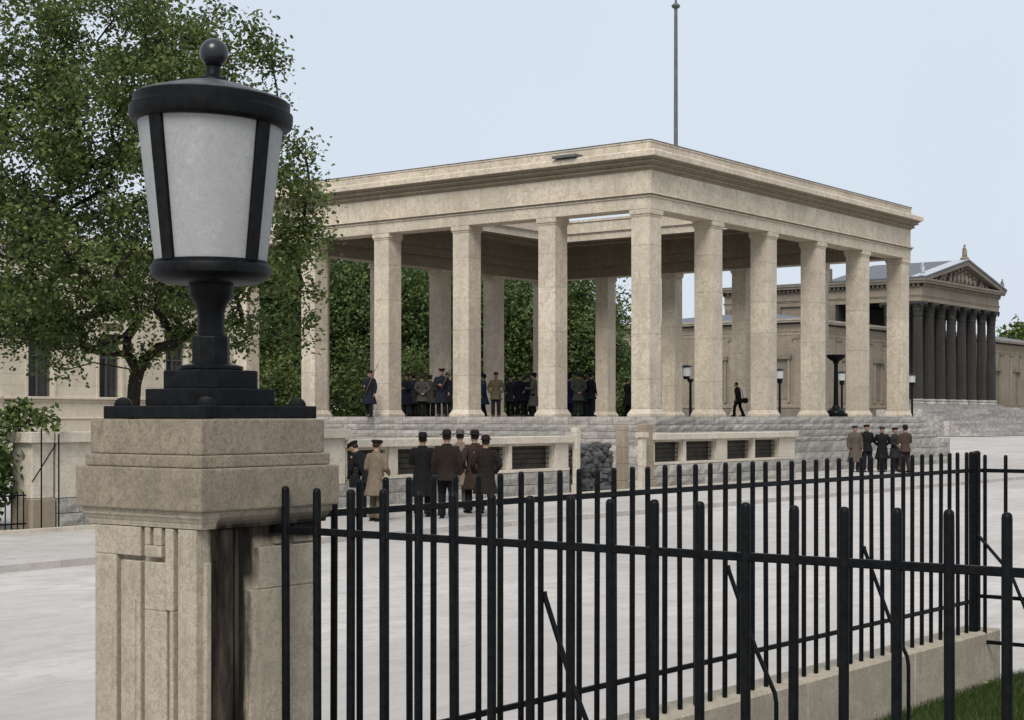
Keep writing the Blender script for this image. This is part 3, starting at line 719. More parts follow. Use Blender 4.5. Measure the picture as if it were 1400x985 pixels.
def grow(root_pts, attractors, r_tip=.010, p=.48, seg=3, sag=.10, rnd=None):
    nodes=[Vector(root_pts[0])]; par=[-1]
    for q in root_pts[1:]: nodes.append(Vector(q)); par.append(len(nodes)-2)
    base=nodes[0]; tips=[]
    for a in sorted(attractors,key=lambda q:(Vector(q)-Vector(root_pts[-1])).length):
        a=Vector(a); best=None; bd=1e9
        for i,nn in enumerate(nodes):
            if i<len(root_pts)-1: continue
            d=(a-nn).length; 
            if nn.z>a.z+.3: d*=1.7
            if d<bd: bd=d; best=i
        n0=nodes[best]; prev=best; m=max(2,int(bd/.45))
        g_=par[best]; dirp=(n0-nodes[g_]) if g_>=0 else Vector((0,0,1)); dirp=dirp.normalized() if dirp.length>1e-6 else Vector((0,0,1))
        ctrl=n0+dirp*bd*.38+Vector((0,0,bd*.05))
        for j in range(1,m+1):
            t=j/m; q=n0*(1-t)**2+ctrl*2*t*(1-t)+a*t*t
            if j<m: q=q+Vector((rnd.gauss(0,.03),rnd.gauss(0,.03),rnd.gauss(0,.03)))*bd*.4
            nodes.append(q); par.append(prev); prev=len(nodes)-1
        tips.append(prev)
    cnt=[0]*len(nodes)
    for tp in tips:
        i=tp
        while i>=0: cnt[i]+=1; i=par[i]
    mb=MB()
    for i in range(1,len(nodes)):
        if par[i]<0: continue
        r1=r_tip*max(cnt[i],1)**p; r0=r_tip*max(cnt[par[i]],1)**p
        r0=min(r0,r1*1.5)
        if (nodes[i]-nodes[par[i]]).length<1e-5: continue
        mb.tube([nodes[par[i]],nodes[i]],[r0,r1],6 if r1>.03 else 4,cap=False)
    return mb
def ell_points(n,c,r,rnd,hollow=.35,zmin=None,bumps=.18,seed=0):
    out=[]
    while len(out)<n:
        d=Vector((rnd.gauss(0,1),rnd.gauss(0,1),rnd.gauss(0,1))).normalized()
        k=1+bumps*2*mnoise.noise(d*2.1+Vector((seed*3.7,0,0)))
        q=rnd.uniform(hollow**3,1)**(1/3)*k
        p=Vector((c[0]+d.x*r[0]*q,c[1]+d.y*r[1]*q,c[2]+d.z*r[2]*q))
        if zmin is not None and p.z<zmin: continue
        out.append(p)
    return out
rnd=random.Random(21)
TY=33.0
def tp(px,py,dy=0): Y=TY+dy; return W(px,Y,(HY-py)/F*Y)
trunk0=tp(178,712); trunk0.z=GZ
ft=empty('broadleaf_tree',trunk0); tag(ft,'leafy green tree close by, growing behind the wall and lantern at left','tree')
cen=tp(150,235); att=ell_points(520,cen,(3.75,3.8,4.5),rnd,.30,None,.16,1)
att=[p for p in att if p.z>1.5+.25*math.sin(p.x*2)+ (0.0 if abs(p.x-trunk0.x)>1 else .5)]
extra=[tp(25,445,-1),tp(-20,430),tp(10,480,.5),tp(60,500,-.6),tp(95,505,-.3),tp(120,480,-.8),tp(240,470,.4),tp(260,455),tp(330,470,1),tp(345,440,.6),tp(408,470,1.1),tp(415,440,1),tp(425,400,.7),tp(395,395,.2),tp(440,330,.4),tp(432,290,0),tp(372,90,.3),tp(380,140,.2),tp(432,270,.5),tp(350,60),tp(366,70,-.3),tp(50,470),tp(200,490,-.4),tp(90,460,.7),tp(150,470,-1),tp(420,225,.4),tp(410,205,.2)]
att+=extra+[tp(rnd.uniform(-30,125),rnd.uniform(375,462),rnd.uniform(-1.5,1.0)) for _ in range(30)]+[tp(rnd.uniform(375,428),rnd.uniform(230,400),rnd.uniform(-.8,.8)) for _ in range(14)]
limbs=[trunk0,tp(180,640),tp(182,560),tp(184,525)]
# main limbs are seeded as first attractors near the fork
seeds=[tp(120,462,-.3),tp(60,425,-.6),tp(150,500,.6),tp(190,440,0),tp(188,340,.1),tp(187,250,.2),tp(186,120,0),tp(225,440,.4),tp(245,360,.8),tp(240,470,-.3),tp(290,440,-.2),tp(160,400,-.6),tp(140,300,-.8),tp(205,230,-.4)]
tr=grow(limbs,seeds+att,.0105,.41,rnd=rnd); tr.v=[(x-trunk0.x,y-trunk0.y,z-trunk0.z) for x,y,z in tr.v]
tr.build('trunk',M['bark'],ft,smooth=True)
cent=[tuple(p-trunk0) for p in att]
me=leaf_cloud(cent,155,(.22,.22,.16),.092,3); me.materials.append(M['leaf'])
o=link('crown',me,ft)
def far_tree(px,Y,h,rx,seed,label,mat='leafd',n=150,per=60,size=.42,zlow=.12,group='trees beyond the temple',wr=1.0):
    rd=random.Random(seed); b=W(px,Y,GZ); e=empty('broadleaf_tree',b); tag(e,label,'tree',group)
    H_=h-GZ
    cz=H_*(.5+zlow/2); at=ell_points(n,(0,0,cz),(rx,rx*.9,H_*(.5-zlow/2)),rd,.5,.3,.25,seed)
    tmb=grow([(0,0,0),(0.05,0,H_*.10),(0,.1,H_*.2)],at,.03,.5,rnd=rd); tmb.build('trunk',M['bark'],e,smooth=True)
    me=leaf_cloud([tuple(p) for p in at],per,(rx*.16*wr,rx*.16*wr,H_*.055*wr),size,seed+50); me.materials.append(M[mat]); link('crown',me,e)
ft_=[(352,92,11.2,4.6,'dark leafy tree seen beyond the leftmost pillar gap'),(432,100,12.2,5.0,'dark leafy tree behind the first full bay of the temple'),(505,93,10.6,4.2,'dark leafy tree behind the guard at the left bay'),
(572,98,11.6,4.8,'dark leafy tree behind the crowd in the temple'),(640,104,10.8,4.4,'dark leafy tree behind the pillar right of the second guard'),(712,98,8.7,4.3,'dark leafy tree behind the men in dark coats, with sky above it'),
(783,95,8.9,3.4,'dark leafy tree at the right end of the row beyond the temple')]
for i,(px,Y,h,rx,lb) in enumerate(ft_): far_tree(px,Y,h,rx,100+i,lb,n=200,per=165,size=.20)
far_tree(850,100,4.4,2.2,120,'lower green bushy tree just right of the back pillars',n=80,per=110,size=.24,zlow=0)
for i,(px,Y,h,rx) in enumerate(((470,80,3.2,2.6),(560,82,3.4,2.6),(385,78,3.4,2.4))):
    far_tree(px,Y,h,rx,130+i,['yellowish green shrub behind the left guard','yellowish green shrub behind the crowd','green shrub behind the leftmost pillar'][i],'leaf',70,100,.17,0,'shrubs behind the temple')
far_tree(1386,245,14.2,4.6,140,'distant pale tree above the right museum wing','leaf',n=90,per=40,size=.8,zlow=.3,group='trees beyond the museum')
far_tree(1418,250,13.6,6.0,141,'distant tree at the far right edge above the museum wing','leaf',n=90,per=40,size=.8,zlow=.3,group='trees beyond the museum')
# hedge-like mass closing the view between trunks
# shrub at left with long stems
sb=T(xe-1.55,WY+1.0,GZ); e=empty('shrub',sb); tag(e,'leafy shrub with long thin stems at far left','shrub')
rd=random.Random(5); at=[Vector((rd.uniform(-1.8,.72),rd.uniform(-.3,.6),rd.uniform(.15,1.95))) for _ in range(90)]+[Vector((rd.uniform(-1.0,1.7),rd.uniform(.2,.7),rd.uniform(1.9,2.45))) for _ in range(26)]+[Vector((.1,0,3.0)),Vector((-.2,.1,3.4)),Vector((.25,.1,2.7))]
grow([(0,0,0),(0,0,.2)],at,.007,.45,rnd=rd).build('stem',M['bark'],e,smooth=True)
me=leaf_cloud([tuple(p) for p in at[:90]],150,(.22,.2,.18),.11,9); me.materials.append(M['leafd']); link('foliage',me,e)
me=leaf_cloud([tuple(p) for p in at[90:]],26,(.13,.13,.10),.12,10); me.materials.append(M['leaf']); link('foliage',me,e)

# ------------------------------------------------------------------ building at left
by=W(-140,68,GZ); bl=empty('office_building',(by.x,by.y,GZ),TH); tag(bl,'cream stone building with tall dark windows behind the tree at left','building')
Hb=8.6-GZ; z0_=-GZ
bx0=(0,)
wins=[]; 
def bx(px): # building coordinate of a photo column
    k=(px-CX)/F; return (k*by.y-by.x)/(RD.x-k*RD.y)
LB=bx(334)
wl=[(bx(38),bx(73)),(bx(135),bx(166)),(bx(226),bx(255))]
wl=[(wl[0][0]-2*(wl[1][0]-wl[0][0])+.0,wl[0][1]-2*(wl[1][0]-wl[0][0])),(wl[0][0]-(wl[1][0]-wl[0][0]),wl[0][1]-(wl[1][0]-wl[0][0]))]+wl
wl=[q for q in wl if q[0]>.4]
zs=z0_+.95; zh=zs+3.1
MB().box(0,LB,.6,12,0,Hb-.5).build('core',M['facade'],bl)
MB().box(-.05,LB,-.02,.59,0,z0_-.1).build('plinth',M['facade'],bl)
bd=[0]
for a,b in wl: bd+=[a,b]
bd.append(LB)
ch=(zh-zs)/6
for i in range(0,len(bd),2):
    a,b=bd[i],bd[i+1]
    for k in range(7):
        zz=zs+k*ch; n=max(1,round((b-a)/1.3)); off=(k%2)*.3
        cuts=[a]+[a+(b-a)*(j+off*(1 if 0<j<n else 0))/n for j in range(1,n)]+[b]
        for c0,c1_ in zip(cuts,cuts[1:]): MB().box(c0+.003,c1_-.003,0,.59,zz+.003,zz+ch-.003).build('wall_slab',M['facade'],bl)
MB().box(0,LB,0,.59,zh+ch+.003,Hb-.5).build('wall',M['facade'],bl)
for k in range(20): MB().box(k*LB/20+.003,(k+1)*LB/20-.003,.01,.59,z0_-.095,zs-.25).build('wall_slab',M['facade'],bl)
MB().box(-.05,LB,-.16,.59,zs-.13,zs-.002).build('sill_course',M['facade'],bl,bevel=.02)
MB().box(-.05,LB,-.07,.59,zs-.25,zs-.132).build('sill_course',M['facade'],bl,bevel=.02)
MB().box(-.05,LB,-.08,.59,z0_-.1,z0_-.05).build('plinth_course',M['facade'],bl,bevel=.02)
MB().box(-.3,LB+.3,-.35,12.3,Hb-.5,Hb).build('cornice',M['facade'],bl,bevel=.03)
for a,b in wl:
    wn=MB().box(a-.14,a-.002,-.05,.1,zs,zh+.14).box(b+.002,b+.14,-.05,.1,zs,zh+.14).box(a,b,-.05,.1,zh-.01,zh+.14).build('window',M['facade'],bl)
    MB().box(a,b,.42,.46,zs,zh).build('pane',M['glassd'],wn)
    fr=MB(); fr.box(a,a+.07,.3,.42,zs,zh); fr.box(b-.07,b,.3,.42,zs,zh); fr.box((a+b)/2-.035,(a+b)/2+.035,.3,.42,zs,zh); fr.box(a+.07,b-.07,.32,.42,zs+1.9,zs+1.97); fr.build('frame',M['pole'],wn)

# ------------------------------------------------------------------ museum
MO=W(1260,180,GZ); mu=empty('museum',(MO.x,MO.y,GZ),TH); tag(mu,'classical museum with dark column portico, pediment and long wings','museum')
def mz(z): return z-GZ
def mbx(x0,x1,y0,y1,z0,z1,name,mat,bev=0): return MB().box(x0,x1,y0,y1,mz(z0),mz(z1)).build(name,M[mat],mu,bevel=bev)
PW=24.7; FB=1.42
mbx(-.6,PW+.6,-.5,14,GZ,FB-.003,'stylobate','steps')
# steps
for k in range(13):
    zt_=FB-.27*(k+1); 
    for j in range(7):
        x0=-4+j*6.6; MB().box(x0+.01,x0+6.59,-.5-.62*(k+1),-.5-.62*k,mz(GZ-.05) ,mz(zt_)).build('step',M['steps'],mu)
mbx(-4,-.62,-.5,10,GZ,FB-.6,'terrace','steps'); mbx(PW+.62,42,-.5,4,GZ,FB-.3,'terrace','steps')
# columns
def mcol():
    n=20; mb=MB(); vs=[]; fs=[]; seg=40; prof=[(.60,.62),(.60,2.0),(.58,5.0),(.54,8.0),(.51,10.2)]
    for r,z in prof:
        for k in range(seg): a=2*PI*k/seg; rr=r*(1 if k%2 else .90); vs.append((rr*math.cos(a),rr*math.sin(a),z))
    for j in range(len(prof)-1):
        for k in range(seg): k2=(k+1)%seg; fs.append((j*seg+k,j*seg+k2,(j+1)*seg+k2,(j+1)*seg+k))
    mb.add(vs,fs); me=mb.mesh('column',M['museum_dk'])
    bs=MB().lathe([(.82,0),(.86,.06),(.86,.16),(.76,.24),(.74,.36),(.80,.42),(.80,.52),(.66,.60),(.6,.64)],20).box(-.9,.9,-.9,.9,-.0,.03).mesh('column_base',M['steps'],smooth=40)
    cp=MB().lathe([(.53,10.2),(.58,10.25),(.53,10.32),(.56,10.6),(.62,11.1),(.78,11.55)],16)
    for lev,(rr,z,hh) in enumerate(((.60,10.35,.5),(.66,10.8,.5))):
        for k in range(8):
            a=2*PI*(k+.5*lev)/8; cp.add([(-.16,0,0),(.16,0,0),(.13,.03,hh*.7),(-.13,.03,hh*.7),(.09,.17,hh),(-.09,.17,hh),(0,.2,hh*.86)],[(0,1,2,3),(3,2,4,5),(5,4,6)],Matrix.Rotation(a,4,'Z')@Matrix.Translation((0,rr-.08,z)))
    for k in range(4):
        a=PI/4+k*PI/2; cp.ball((.98*math.cos(a),.98*math.sin(a),11.42),.15,8,6)
    cp.box(-.84,.84,-.84,.84,11.56,11.86)
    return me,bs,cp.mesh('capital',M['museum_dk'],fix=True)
a1,a2,a3=mcol()
cpn=[(.72+k*(PW-1.44)/7,.75) for k in range(8)]+[(.72,4.3),(.72,7.8),(PW-.72,4.3),(PW-.72,7.8)]
for k in range(8): cpn.append((.72+k*(PW-1.44)/7,4.6)) if 0<k<7 else None
for x,y in cpn:
    c=link('column',a1,mu,(x,y,mz(FB))); link('column_base',a2,c); link('capital',a3,c)
# portico back wall (dark) with door
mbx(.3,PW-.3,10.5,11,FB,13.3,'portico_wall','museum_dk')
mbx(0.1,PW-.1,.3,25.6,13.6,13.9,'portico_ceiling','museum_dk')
# entablature of nave + portico
def mrings(rect, lst, name, mat, parent=None):
    mb=MB()
    for o,z0,z1 in lst: mb.sweep([(o,mz(z0)),(o,mz(z1)),(-1.2,mz(z1)),(-1.2,mz(z0))],rect)
    return mb.build(name,M[mat],mu)
rc=(0,PW,0,25.7)
mrings(rc,[(0,13.28,13.78),(.06,13.782,13.95),(.14,13.952,14.05),(.0,14.052,14.85),(.12,14.852,14.95)],'entablature','museum')
mrings(rc,[(.15,14.952,15.32)],'dentil_course','museum_dk')
mrings(rc,[(.62,15.322,15.6),(.72,15.602,15.85)],'cornice','museum_md')
dn_=MB().box(0,.28,-.30,-.16,0,.3).mesh('dentil',M['museum'])
for k in range(45): link('dentil',dn_,mu,(.1+k*.55,0,mz(14.98)))
for k in range(46):
    o=link('dentil',dn_,mu,(0,25.2-k*.55,mz(14.98)),-PI/2)
# pediment
mid=PW/2; ap=18.75
MB().add([(0,.25,mz(15.852)),(PW,.25,mz(15.852)),(mid,.25,mz(ap-.35)),(0,.6,mz(15.852)),(PW,.6,mz(15.852)),(mid,.6,mz(ap-.35))],[(0,1,2),(3,5,4),(0,3,4,1),(1,4,5,2),(2,5,3,0)]).build('tympanum',M['museum_md'],mu)
for sgn in (0,1):
    x_e=-.75 if sgn==0 else PW+.75
    mb=MB(); y0,y1=-.72,.62
    mb.add([(x_e,y0,mz(15.853)),(mid,y0,mz(ap)),(mid,y0,mz(ap-.52)),(x_e+(1.9 if sgn==0 else -1.9),y0,mz(15.853)),(x_e,y1,mz(15.853)),(mid,y1,mz(ap)),(mid,y1,mz(ap-.52)),(x_e+(1.9 if sgn==0 else -1.9),y1,mz(15.853))],[(0,1,2,3),(7,6,5,4),(0,4,5,1),(3,2,6,7),(0,3,7,4),(1,5,6,2)])
    mb.build('raking_cornice',M['museum_md'],mu)
    mb=MB(); ye=11.5
    mb.add([(x_e,-.8,mz(15.86)),(mid,-.8,mz(ap+.01)),(mid,ye,mz(ap+.01)),(x_e,ye,mz(15.86)),(x_e,-.8,mz(16.02)),(mid,-.8,mz(ap+.17)),(mid,ye,mz(ap+.17)),(x_e,ye,mz(16.02))],[(0,1,2,3),(4,7,6,5),(0,4,5,1),(3,2,6,7),(0,3,7,4),(1,5,6,2)])
    mb.build('roof',M['roof'],mu)
    # bright coping along the gable
    mb=MB(); 
    mb.add([(x_e,-.86,mz(16.03)),(mid,-.86,mz(ap+.18)),(mid,.9,mz(ap+.18)),(x_e,.9,mz(16.03)),(x_e,-.86,mz(16.10)),(mid,-.86,mz(ap+.25)),(mid,.9,mz(ap+.25)),(x_e,.9,mz(16.10))],[(0,1,2,3),(4,7,6,5),(0,4,5,1),(3,2,6,7),(0,3,7,4),(1,5,6,2)])
    mb.build('coping',M['roof_pale'],mu)
MB().add([(0,11.48,mz(15.852)),(PW,11.48,mz(15.852)),(mid,11.48,mz(ap)),(0,11.3,mz(15.852)),(PW,11.3,mz(15.852)),(mid,11.3,mz(ap))],[(0,1,2),(3,5,4)]).build('rear_gable',M['museum_md'],mu)
MB().box(-.6,.3,11.2,12.4,mz(15.86),mz(17.6)).build('roof_block',M['museum_md'],mu,bevel=.1)
mbx(-.3,PW+.3,11.6,25.9,15.86,16.0,'roof','roof')
# tympanum figures
def figure(mb,x,z,h,lean,s=1.0,y=.1):
    top=(x+lean*h,y,z+h)
    mb.tube([(x,y,z),(x+lean*h*.35,y-.05,z+h*.35),(x+lean*h*.75,y,z+h*.75)],[.24*s,.27*s,.20*s],8); mb.ball((x+lean*h*.92,y-.05,z+h*.93),.17*s,8,6)
    mb.tube([(x+lean*h*.7,y,z+h*.72),(x+lean*h*.5+.35*s,y-.1,z+h*.62),(x+lean*h*.5+.45*s,y-.1,z+h*.85)],[.09*s,.08*s,.06*s],6)
    mb.tube([(x+lean*h*.7,y,z+h*.72),(x+lean*h*.5-.38*s,y-.1,z+h*.5),(x+lean*h*.4-.30*s,y-.1,z+h*.3)],[.09*s,.08*s,.06*s],6)
for x,h,ln in ((mid,2.15,0),(mid-1.3,1.8,.1),(mid+1.4,1.8,-.15),(mid-2.7,1.5,.35),(mid+2.7,1.5,-.3),(mid-4.1,1.2,.5),(mid+4.1,1.2,-.5),(mid-5.6,.95,-.7),(mid+5.6,.95,.7),(mid-7.0,.7,1.0),(mid+7.0,.7,-1.0),(mid-8.3,.45,1.0),(mid+8.3,.45,-1.0)):
    mb=MB(); figure(mb,x,mz(15.86),h,ln,1.15 if h>1 else .9); mb.build('relief_figure',M['museum'],mu,smooth=True)
# acroteria
def statue(x,y,z,h,name,mat):
    mb=MB(); mb.lathe([(h*.28,0),(h*.26,h*.12),(h*.18,h*.16)],10); mb.tube([(0,0,h*.14),(0,0,h*.4),(.03,0,h*.62),(0,0,h*.78)],[h*.16,h*.15,h*.13,h*.06],10); mb.ball((0,0,h*.88),h*.085,8,6)
    mb.tube([(0,0,h*.72),(h*.16,0,h*.62),(h*.2,0,h*.5)],[h*.05,h*.05,h*.04],6); mb.tube([(0,0,h*.72),(-h*.17,0,h*.66),(-h*.12,0,h*.85)],[h*.05,h*.05,h*.03],6); mb.tube([(-h*.1,.06,h*.4),(-h*.05,.1,h*.7)],[h*.09,h*.07],6)
    return mb.build(name,M[mat],mu,smooth=True,loc=(x,y,mz(z)))
statue(mid,-.3,ap+.2,1.9,'roof_statue','museum'); statue(-.4,-.3,16.05,1.6,'roof_statue','roof_pale'); statue(PW+.4,-.3,16.05,1.5,'roof_statue','museum_md')
# nave wall behind portico and above wing
for k in range(6):
    mbx(.25,.9,11+k*2.43,11+(k+1)*2.43-.02,-2,13.27,'wall_panel','museum')
mbx(.5,PW-.5,11,25.6,GZ,13.27,'wall','museum')
for y in (11.2,14.8,18.4,22.0,25.2): MB().box(-.02,.24,y-.45,y+.45,mz(-2),mz(13.27)).build('pilaster',M['museum_md'],mu,bevel=.04)
# wings
def wing(x0,x1,y0,y1,tag_):
    mb=MB().box(x0,x1,y0,y1,0,mz(8.6)).build('wall',M['museum'],mu)
    rw=(x0,x1,y0,y1)
    m2=MB()
    for o,za,zb_ in ((.05,8.6,9.0),(.12,9.002,9.12),(.02,9.122,9.75)): m2.sweep([(o,mz(za)),(o,mz(zb_)),(-1,mz(zb_)),(-1,mz(za))],rw)
    m2.build('entablature',M['museum'],mu)
    m3=MB()
    for o,za,zb_ in ((.2,9.752,9.95),): m3.sweep([(o,mz(za)),(o,mz(zb_)),(-1,mz(zb_)),(-1,mz(za))],rw)
    m3.build('dentil_course',M['museum_dk'],mu)
    m4=MB()
    for o,za,zb_ in ((.6,9.952,10.15),(.7,10.152,10.35)): m4.sweep([(o,mz(za)),(o,mz(zb_)),(-1,mz(zb_)),(-1,mz(za))],rw)
    m4.build('cornice',M['museum_lt'],mu)
    cx_,cy_=(x0+x1)/2,(y0+y1)/2; hz=mz(10.36); dx=(x1-x0)/2+.5; dy=(y1-y0)/2+.5; r=min(dx,dy)*.8
    MB().add([(cx_-dx,cy_-dy,hz),(cx_+dx,cy_-dy,hz),(cx_+dx,cy_+dy,hz),(cx_-dx,cy_+dy,hz),(cx_-dx+r,cy_-dy+r,hz+1.3),(cx_+dx-r,cy_-dy+r,hz+1.3),(cx_+dx-r,cy_+dy-r,hz+1.3),(cx_-dx+r,cy_+dy-r,hz+1.3)],[(0,1,5,4),(1,2,6,5),(2,3,7,6),(3,0,4,7),(4,5,6,7)]).build('roof',M['roof'],mu)
    # pilasters, plinth, aedicules
    MB().box(x0-.35,x1+.35,y0-.35,y1,0,mz(.9)).build('plinth',M['museum_md'],mu,bevel=.05)
    MB().box(x0-.42,x1+.42,y0-.42,y1,mz(.902),mz(1.3)).build('plinth_course',M['museum'],mu,bevel=.05)
    n=int((x1-x0)/3.6)
    for k in range(n+1):
        x=x0+.5+(x1-x0-1.0)*k/n; p=MB().box(x-.5,x+.5,y0-.16,y0,mz(1.3),mz(8.2)).build('pilaster',M['museum'],mu,bevel=.03)
        MB().box(x-.62,x+.62,y0-.24,y0-.001,mz(8.202),mz(8.598)).build('capital',M['museum_md'],p)
    for k in range(0,n):
        if k%2==0:
            x=x0+.5+(x1-x0-1.0)*(k+.5)/n; nn=MB().box(x-.8,x+.8,y0-.05,y0+.02,mz(1.9),mz(6.0)).build('niche_panel',M['museum_md'],mu)
            MB().box(x-1.05,x-.801,y0-.22,y0,mz(1.5),mz(6.1)).build('niche_column',M['museum'],nn); MB().box(x+.801,x+1.05,y0-.22,y0,mz(1.5),mz(6.1)).build('niche_column',M['museum'],nn)
            MB().extr([(y0-.4,mz(6.1)),(y0,mz(6.1)),(y0,mz(6.5)),(y0-.4,mz(6.5))],x-1.2,x+1.2).build('niche_cornice',M['museum_md'],nn)
    if x0<0:
        n=6
        for k in range(n+1):
            y=y0+.5+(y1-y0-1)*k/n; p=MB().box(x0-.16,x0,y-.5,y+.5,mz(1.3),mz(8.2)).build('pilaster',M['museum'],mu,bevel=.03)
            MB().box(x0-.24,x0-.001,y-.62,y+.62,mz(8.202),mz(8.598)).build('capital',M['museum_md'],p)
            if k<n and k%2==0:
                yy=y+(y1-y0-1)/n/2; nn=MB().box(x0-.06,x0+.02,yy-.8,yy+.8,mz(1.9),mz(6.0)).build('niche_panel',M['museum_md'],mu)
                MB().box(x0-.25,x0,yy-1.05,yy-.801,mz(1.5),mz(6.1)).build('niche_column',M['museum'],nn); MB().box(x0-.25,x0,yy+.801,yy+1.05,mz(1.5),mz(6.1)).build('niche_column',M['museum'],nn)
                MB().box(x0-.4,x0,yy-1.2,yy+1.2,mz(6.102),mz(6.5)).build('niche_cornice',M['museum_md'],nn)
wing(-21.7,-.4,4.1,28,0); wing(PW+.4,56,4.1,20,1)

# ------------------------------------------------------------------ flagpole, brazier, street lamps
fp=W(924,118,RZ); e=empty('flagpole',fp); tag(e,'tall grey flagpole with small finial rising behind the temple','flagpole')
top=(HY-12)/F*118-RZ
MB().lathe([(.30,0),(.22,1.0),(.20,6),(.13,top)],12).build('pole',M['pole'],e,smooth=40)
MB().lathe([(.13,top),(.26,top+.05),(.34,top+.18),(.26,top+.32),(.10,top+.38),(.06,top+.8),(.01,top+1.0)],12).build('finial',M['pole'],e,smooth=40)
MB().lathe([(.8,0),(.8,.4),(.5,.9),(.34,1.0)],16).build('base',M['granite'],e,smooth=30)
bp=W(1143,66.8,0.0); e=empty('fire_bowl',bp); tag(e,'black iron fire bowl on a tall stand between the right-hand pillars','brazier')
k_=66.8/F
MB().lathe([(.50,0),(.50,.12),(.40,.16),(.36,.26),(.20,.34),(.13,.46),(.12,.5)],16).build('foot',M['iron'],e,smooth=30)
MB().lathe([(.11,.48),(.095,1.5),(.085,2.25),(.13,2.27),(.13,2.33),(.09,2.36)],14).build('stem',M['iron'],e,smooth=40)
MB().lathe([(.10,2.33),(.24,2.40),(.37,2.50),(.41,2.585),(.41,2.63),(.38,2.63),(.30,2.52),(.1,2.45)],20).build('bowl',M['iron'],e,smooth=40)
for i,(px,Y,py,lb) in enumerate(((941,98,508,'street lamp with white head seen left of the third front pillar'),(1066,112,512,'street lamp with white head beside the middle pillar of the street side'),(1151,120,515,'street lamp with white head right behind the fire bowl'),(1247,128,518,'street lamp with white head at the temple right corner'))):
    g_=W(px+ (3 if i==0 else 0),Y,RZ); e=empty('street_lamp',g_); tag(e,lb,'street lamp','street lamps on the square'); zt_=(HY-py)/F*Y-RZ
    MB().lathe([(.30,0),(.30,.3),(.14,.6),(.10,.9),(.08,zt_-.7),(.2,zt_-.6),(.2,zt_-.5),(.1,zt_-.45)],12).build('pole',M['iron'],e,smooth=35)
    off=(-.25 if i==0 else 0)
    MB().lathe([(.18,zt_-.32),(.25,zt_-.3),(.28,zt_+.26),(.25,zt_+.28)],12,Matrix.Translation((off,0,0))).build('lamp_head',M['white'],e,smooth=35)
    MB().lathe([(.16,zt_-.5),(.22,zt_-.32),(.10,zt_-.33)],12,Matrix.Translation((off,0,0))).build('lamp_bracket',M['iron'],e)
    MB().lathe([(.36,zt_+.28),(.36,zt_+.33),(.05,zt_+.42)],12,Matrix.Translation((off,0,0))).build('lamp_cap',M['iron'],e)

# ------------------------------------------------------------------ people
def remesh(mb, vox, m, name, smooth_it=3):
    me=bpy.data.meshes.new(name); me.from_pydata(mb.v,[],mb.f)
    bm=bmesh.new(); bm.from_mesh(me); bmesh.ops.recalc_face_normals(bm,faces=bm.faces); bm.to_mesh(me); bm.free()
    ob=bpy.data.objects.new('tmp_shape',me); col.objects.link(ob)
    md=ob.modifiers.new('r','REMESH'); md.mode='VOXEL'; md.voxel_size=vox; md.use_smooth_shade=True
    md2=ob.modifiers.new('s','SMOOTH'); md2.iterations=smooth_it; md2.factor=.5
    dg=bpy.context.evaluated_depsgraph_get(); out=bpy.data.meshes.new_from_object(ob.evaluated_get(dg)); out.name=name
    bpy.data.objects.remove(ob,do_unlink=True); bpy.data.meshes.remove(me)
    out.materials.clear(); out.materials.append(m); out.polygons.foreach_set('use_smooth',[True]*len(out.polygons)); return out
def ellipse_loft(mb, rings, seg=20):
    """rings: (cx,cy,z,rx,ry)"""
    vs=[];fs=[]
    for cx,cy,z,rx,ry in rings:
        for k in range(seg): a=2*PI*k/seg; vs.append((cx+rx*math.cos(a),cy+ry*math.sin(a),z))
    for j in range(len(rings)-1):
        for k in range(seg): k2=(k+1)%seg; fs.append((j*seg+k,j*seg+k2,(j+1)*seg+k2,(j+1)*seg+k))
    fs.append(tuple(range(seg-1,-1,-1))); fs.append(tuple(range((len(rings)-1)*seg,len(rings)*seg)))
    mb.add(vs,fs)
CL={}
def cm(c):
    k=tuple(c)
    if k not in CL: CL[k]=cloth('cloth_%d'%len(CL),c)
    return CL[k]
NAVY=(.013,.015,.022); BLACK=(.012,.012,.013); DKBR=(.019,.015,.013); BEIGE=(.155,.122,.088); KHAKI=(.12,.095,.06); GREY=(.065,.062,.055); OLIVE=(.06,.055,.040); BROWN=(.038,.026,.020); CHAR=(.025,.026,.028)
def arm_pose(p, s):
    # shoulder, elbow, wrist in body space (facing +y); s=-1 left, 1 right
    sh=Vector((s*.20,0,1.43))
    P={'down':((s*.25,-.02,1.14),(s*.25,.05,.88)),'back':((s*.27,-.12,1.16),(s*.06,-.18,.98)),'front':((s*.25,.03,1.15),(s*.07,.26,1.16)),
       'hold':((s*.26,.0,1.15),(s*.14,.24,1.05)),'shoulder':((s*.27,.04,1.14),(s*.20,.24,1.20)),'raise':((s*.28,.08,1.2),(s*.14,.26,1.42)),'pocket':((s*.30,-.05,1.15),(s*.22,.08,.95)),'reach':((s*.22,.2,1.2),(s*.14,.42,1.02))}[p]
    return sh,Vector(P[0]),Vector(P[1])
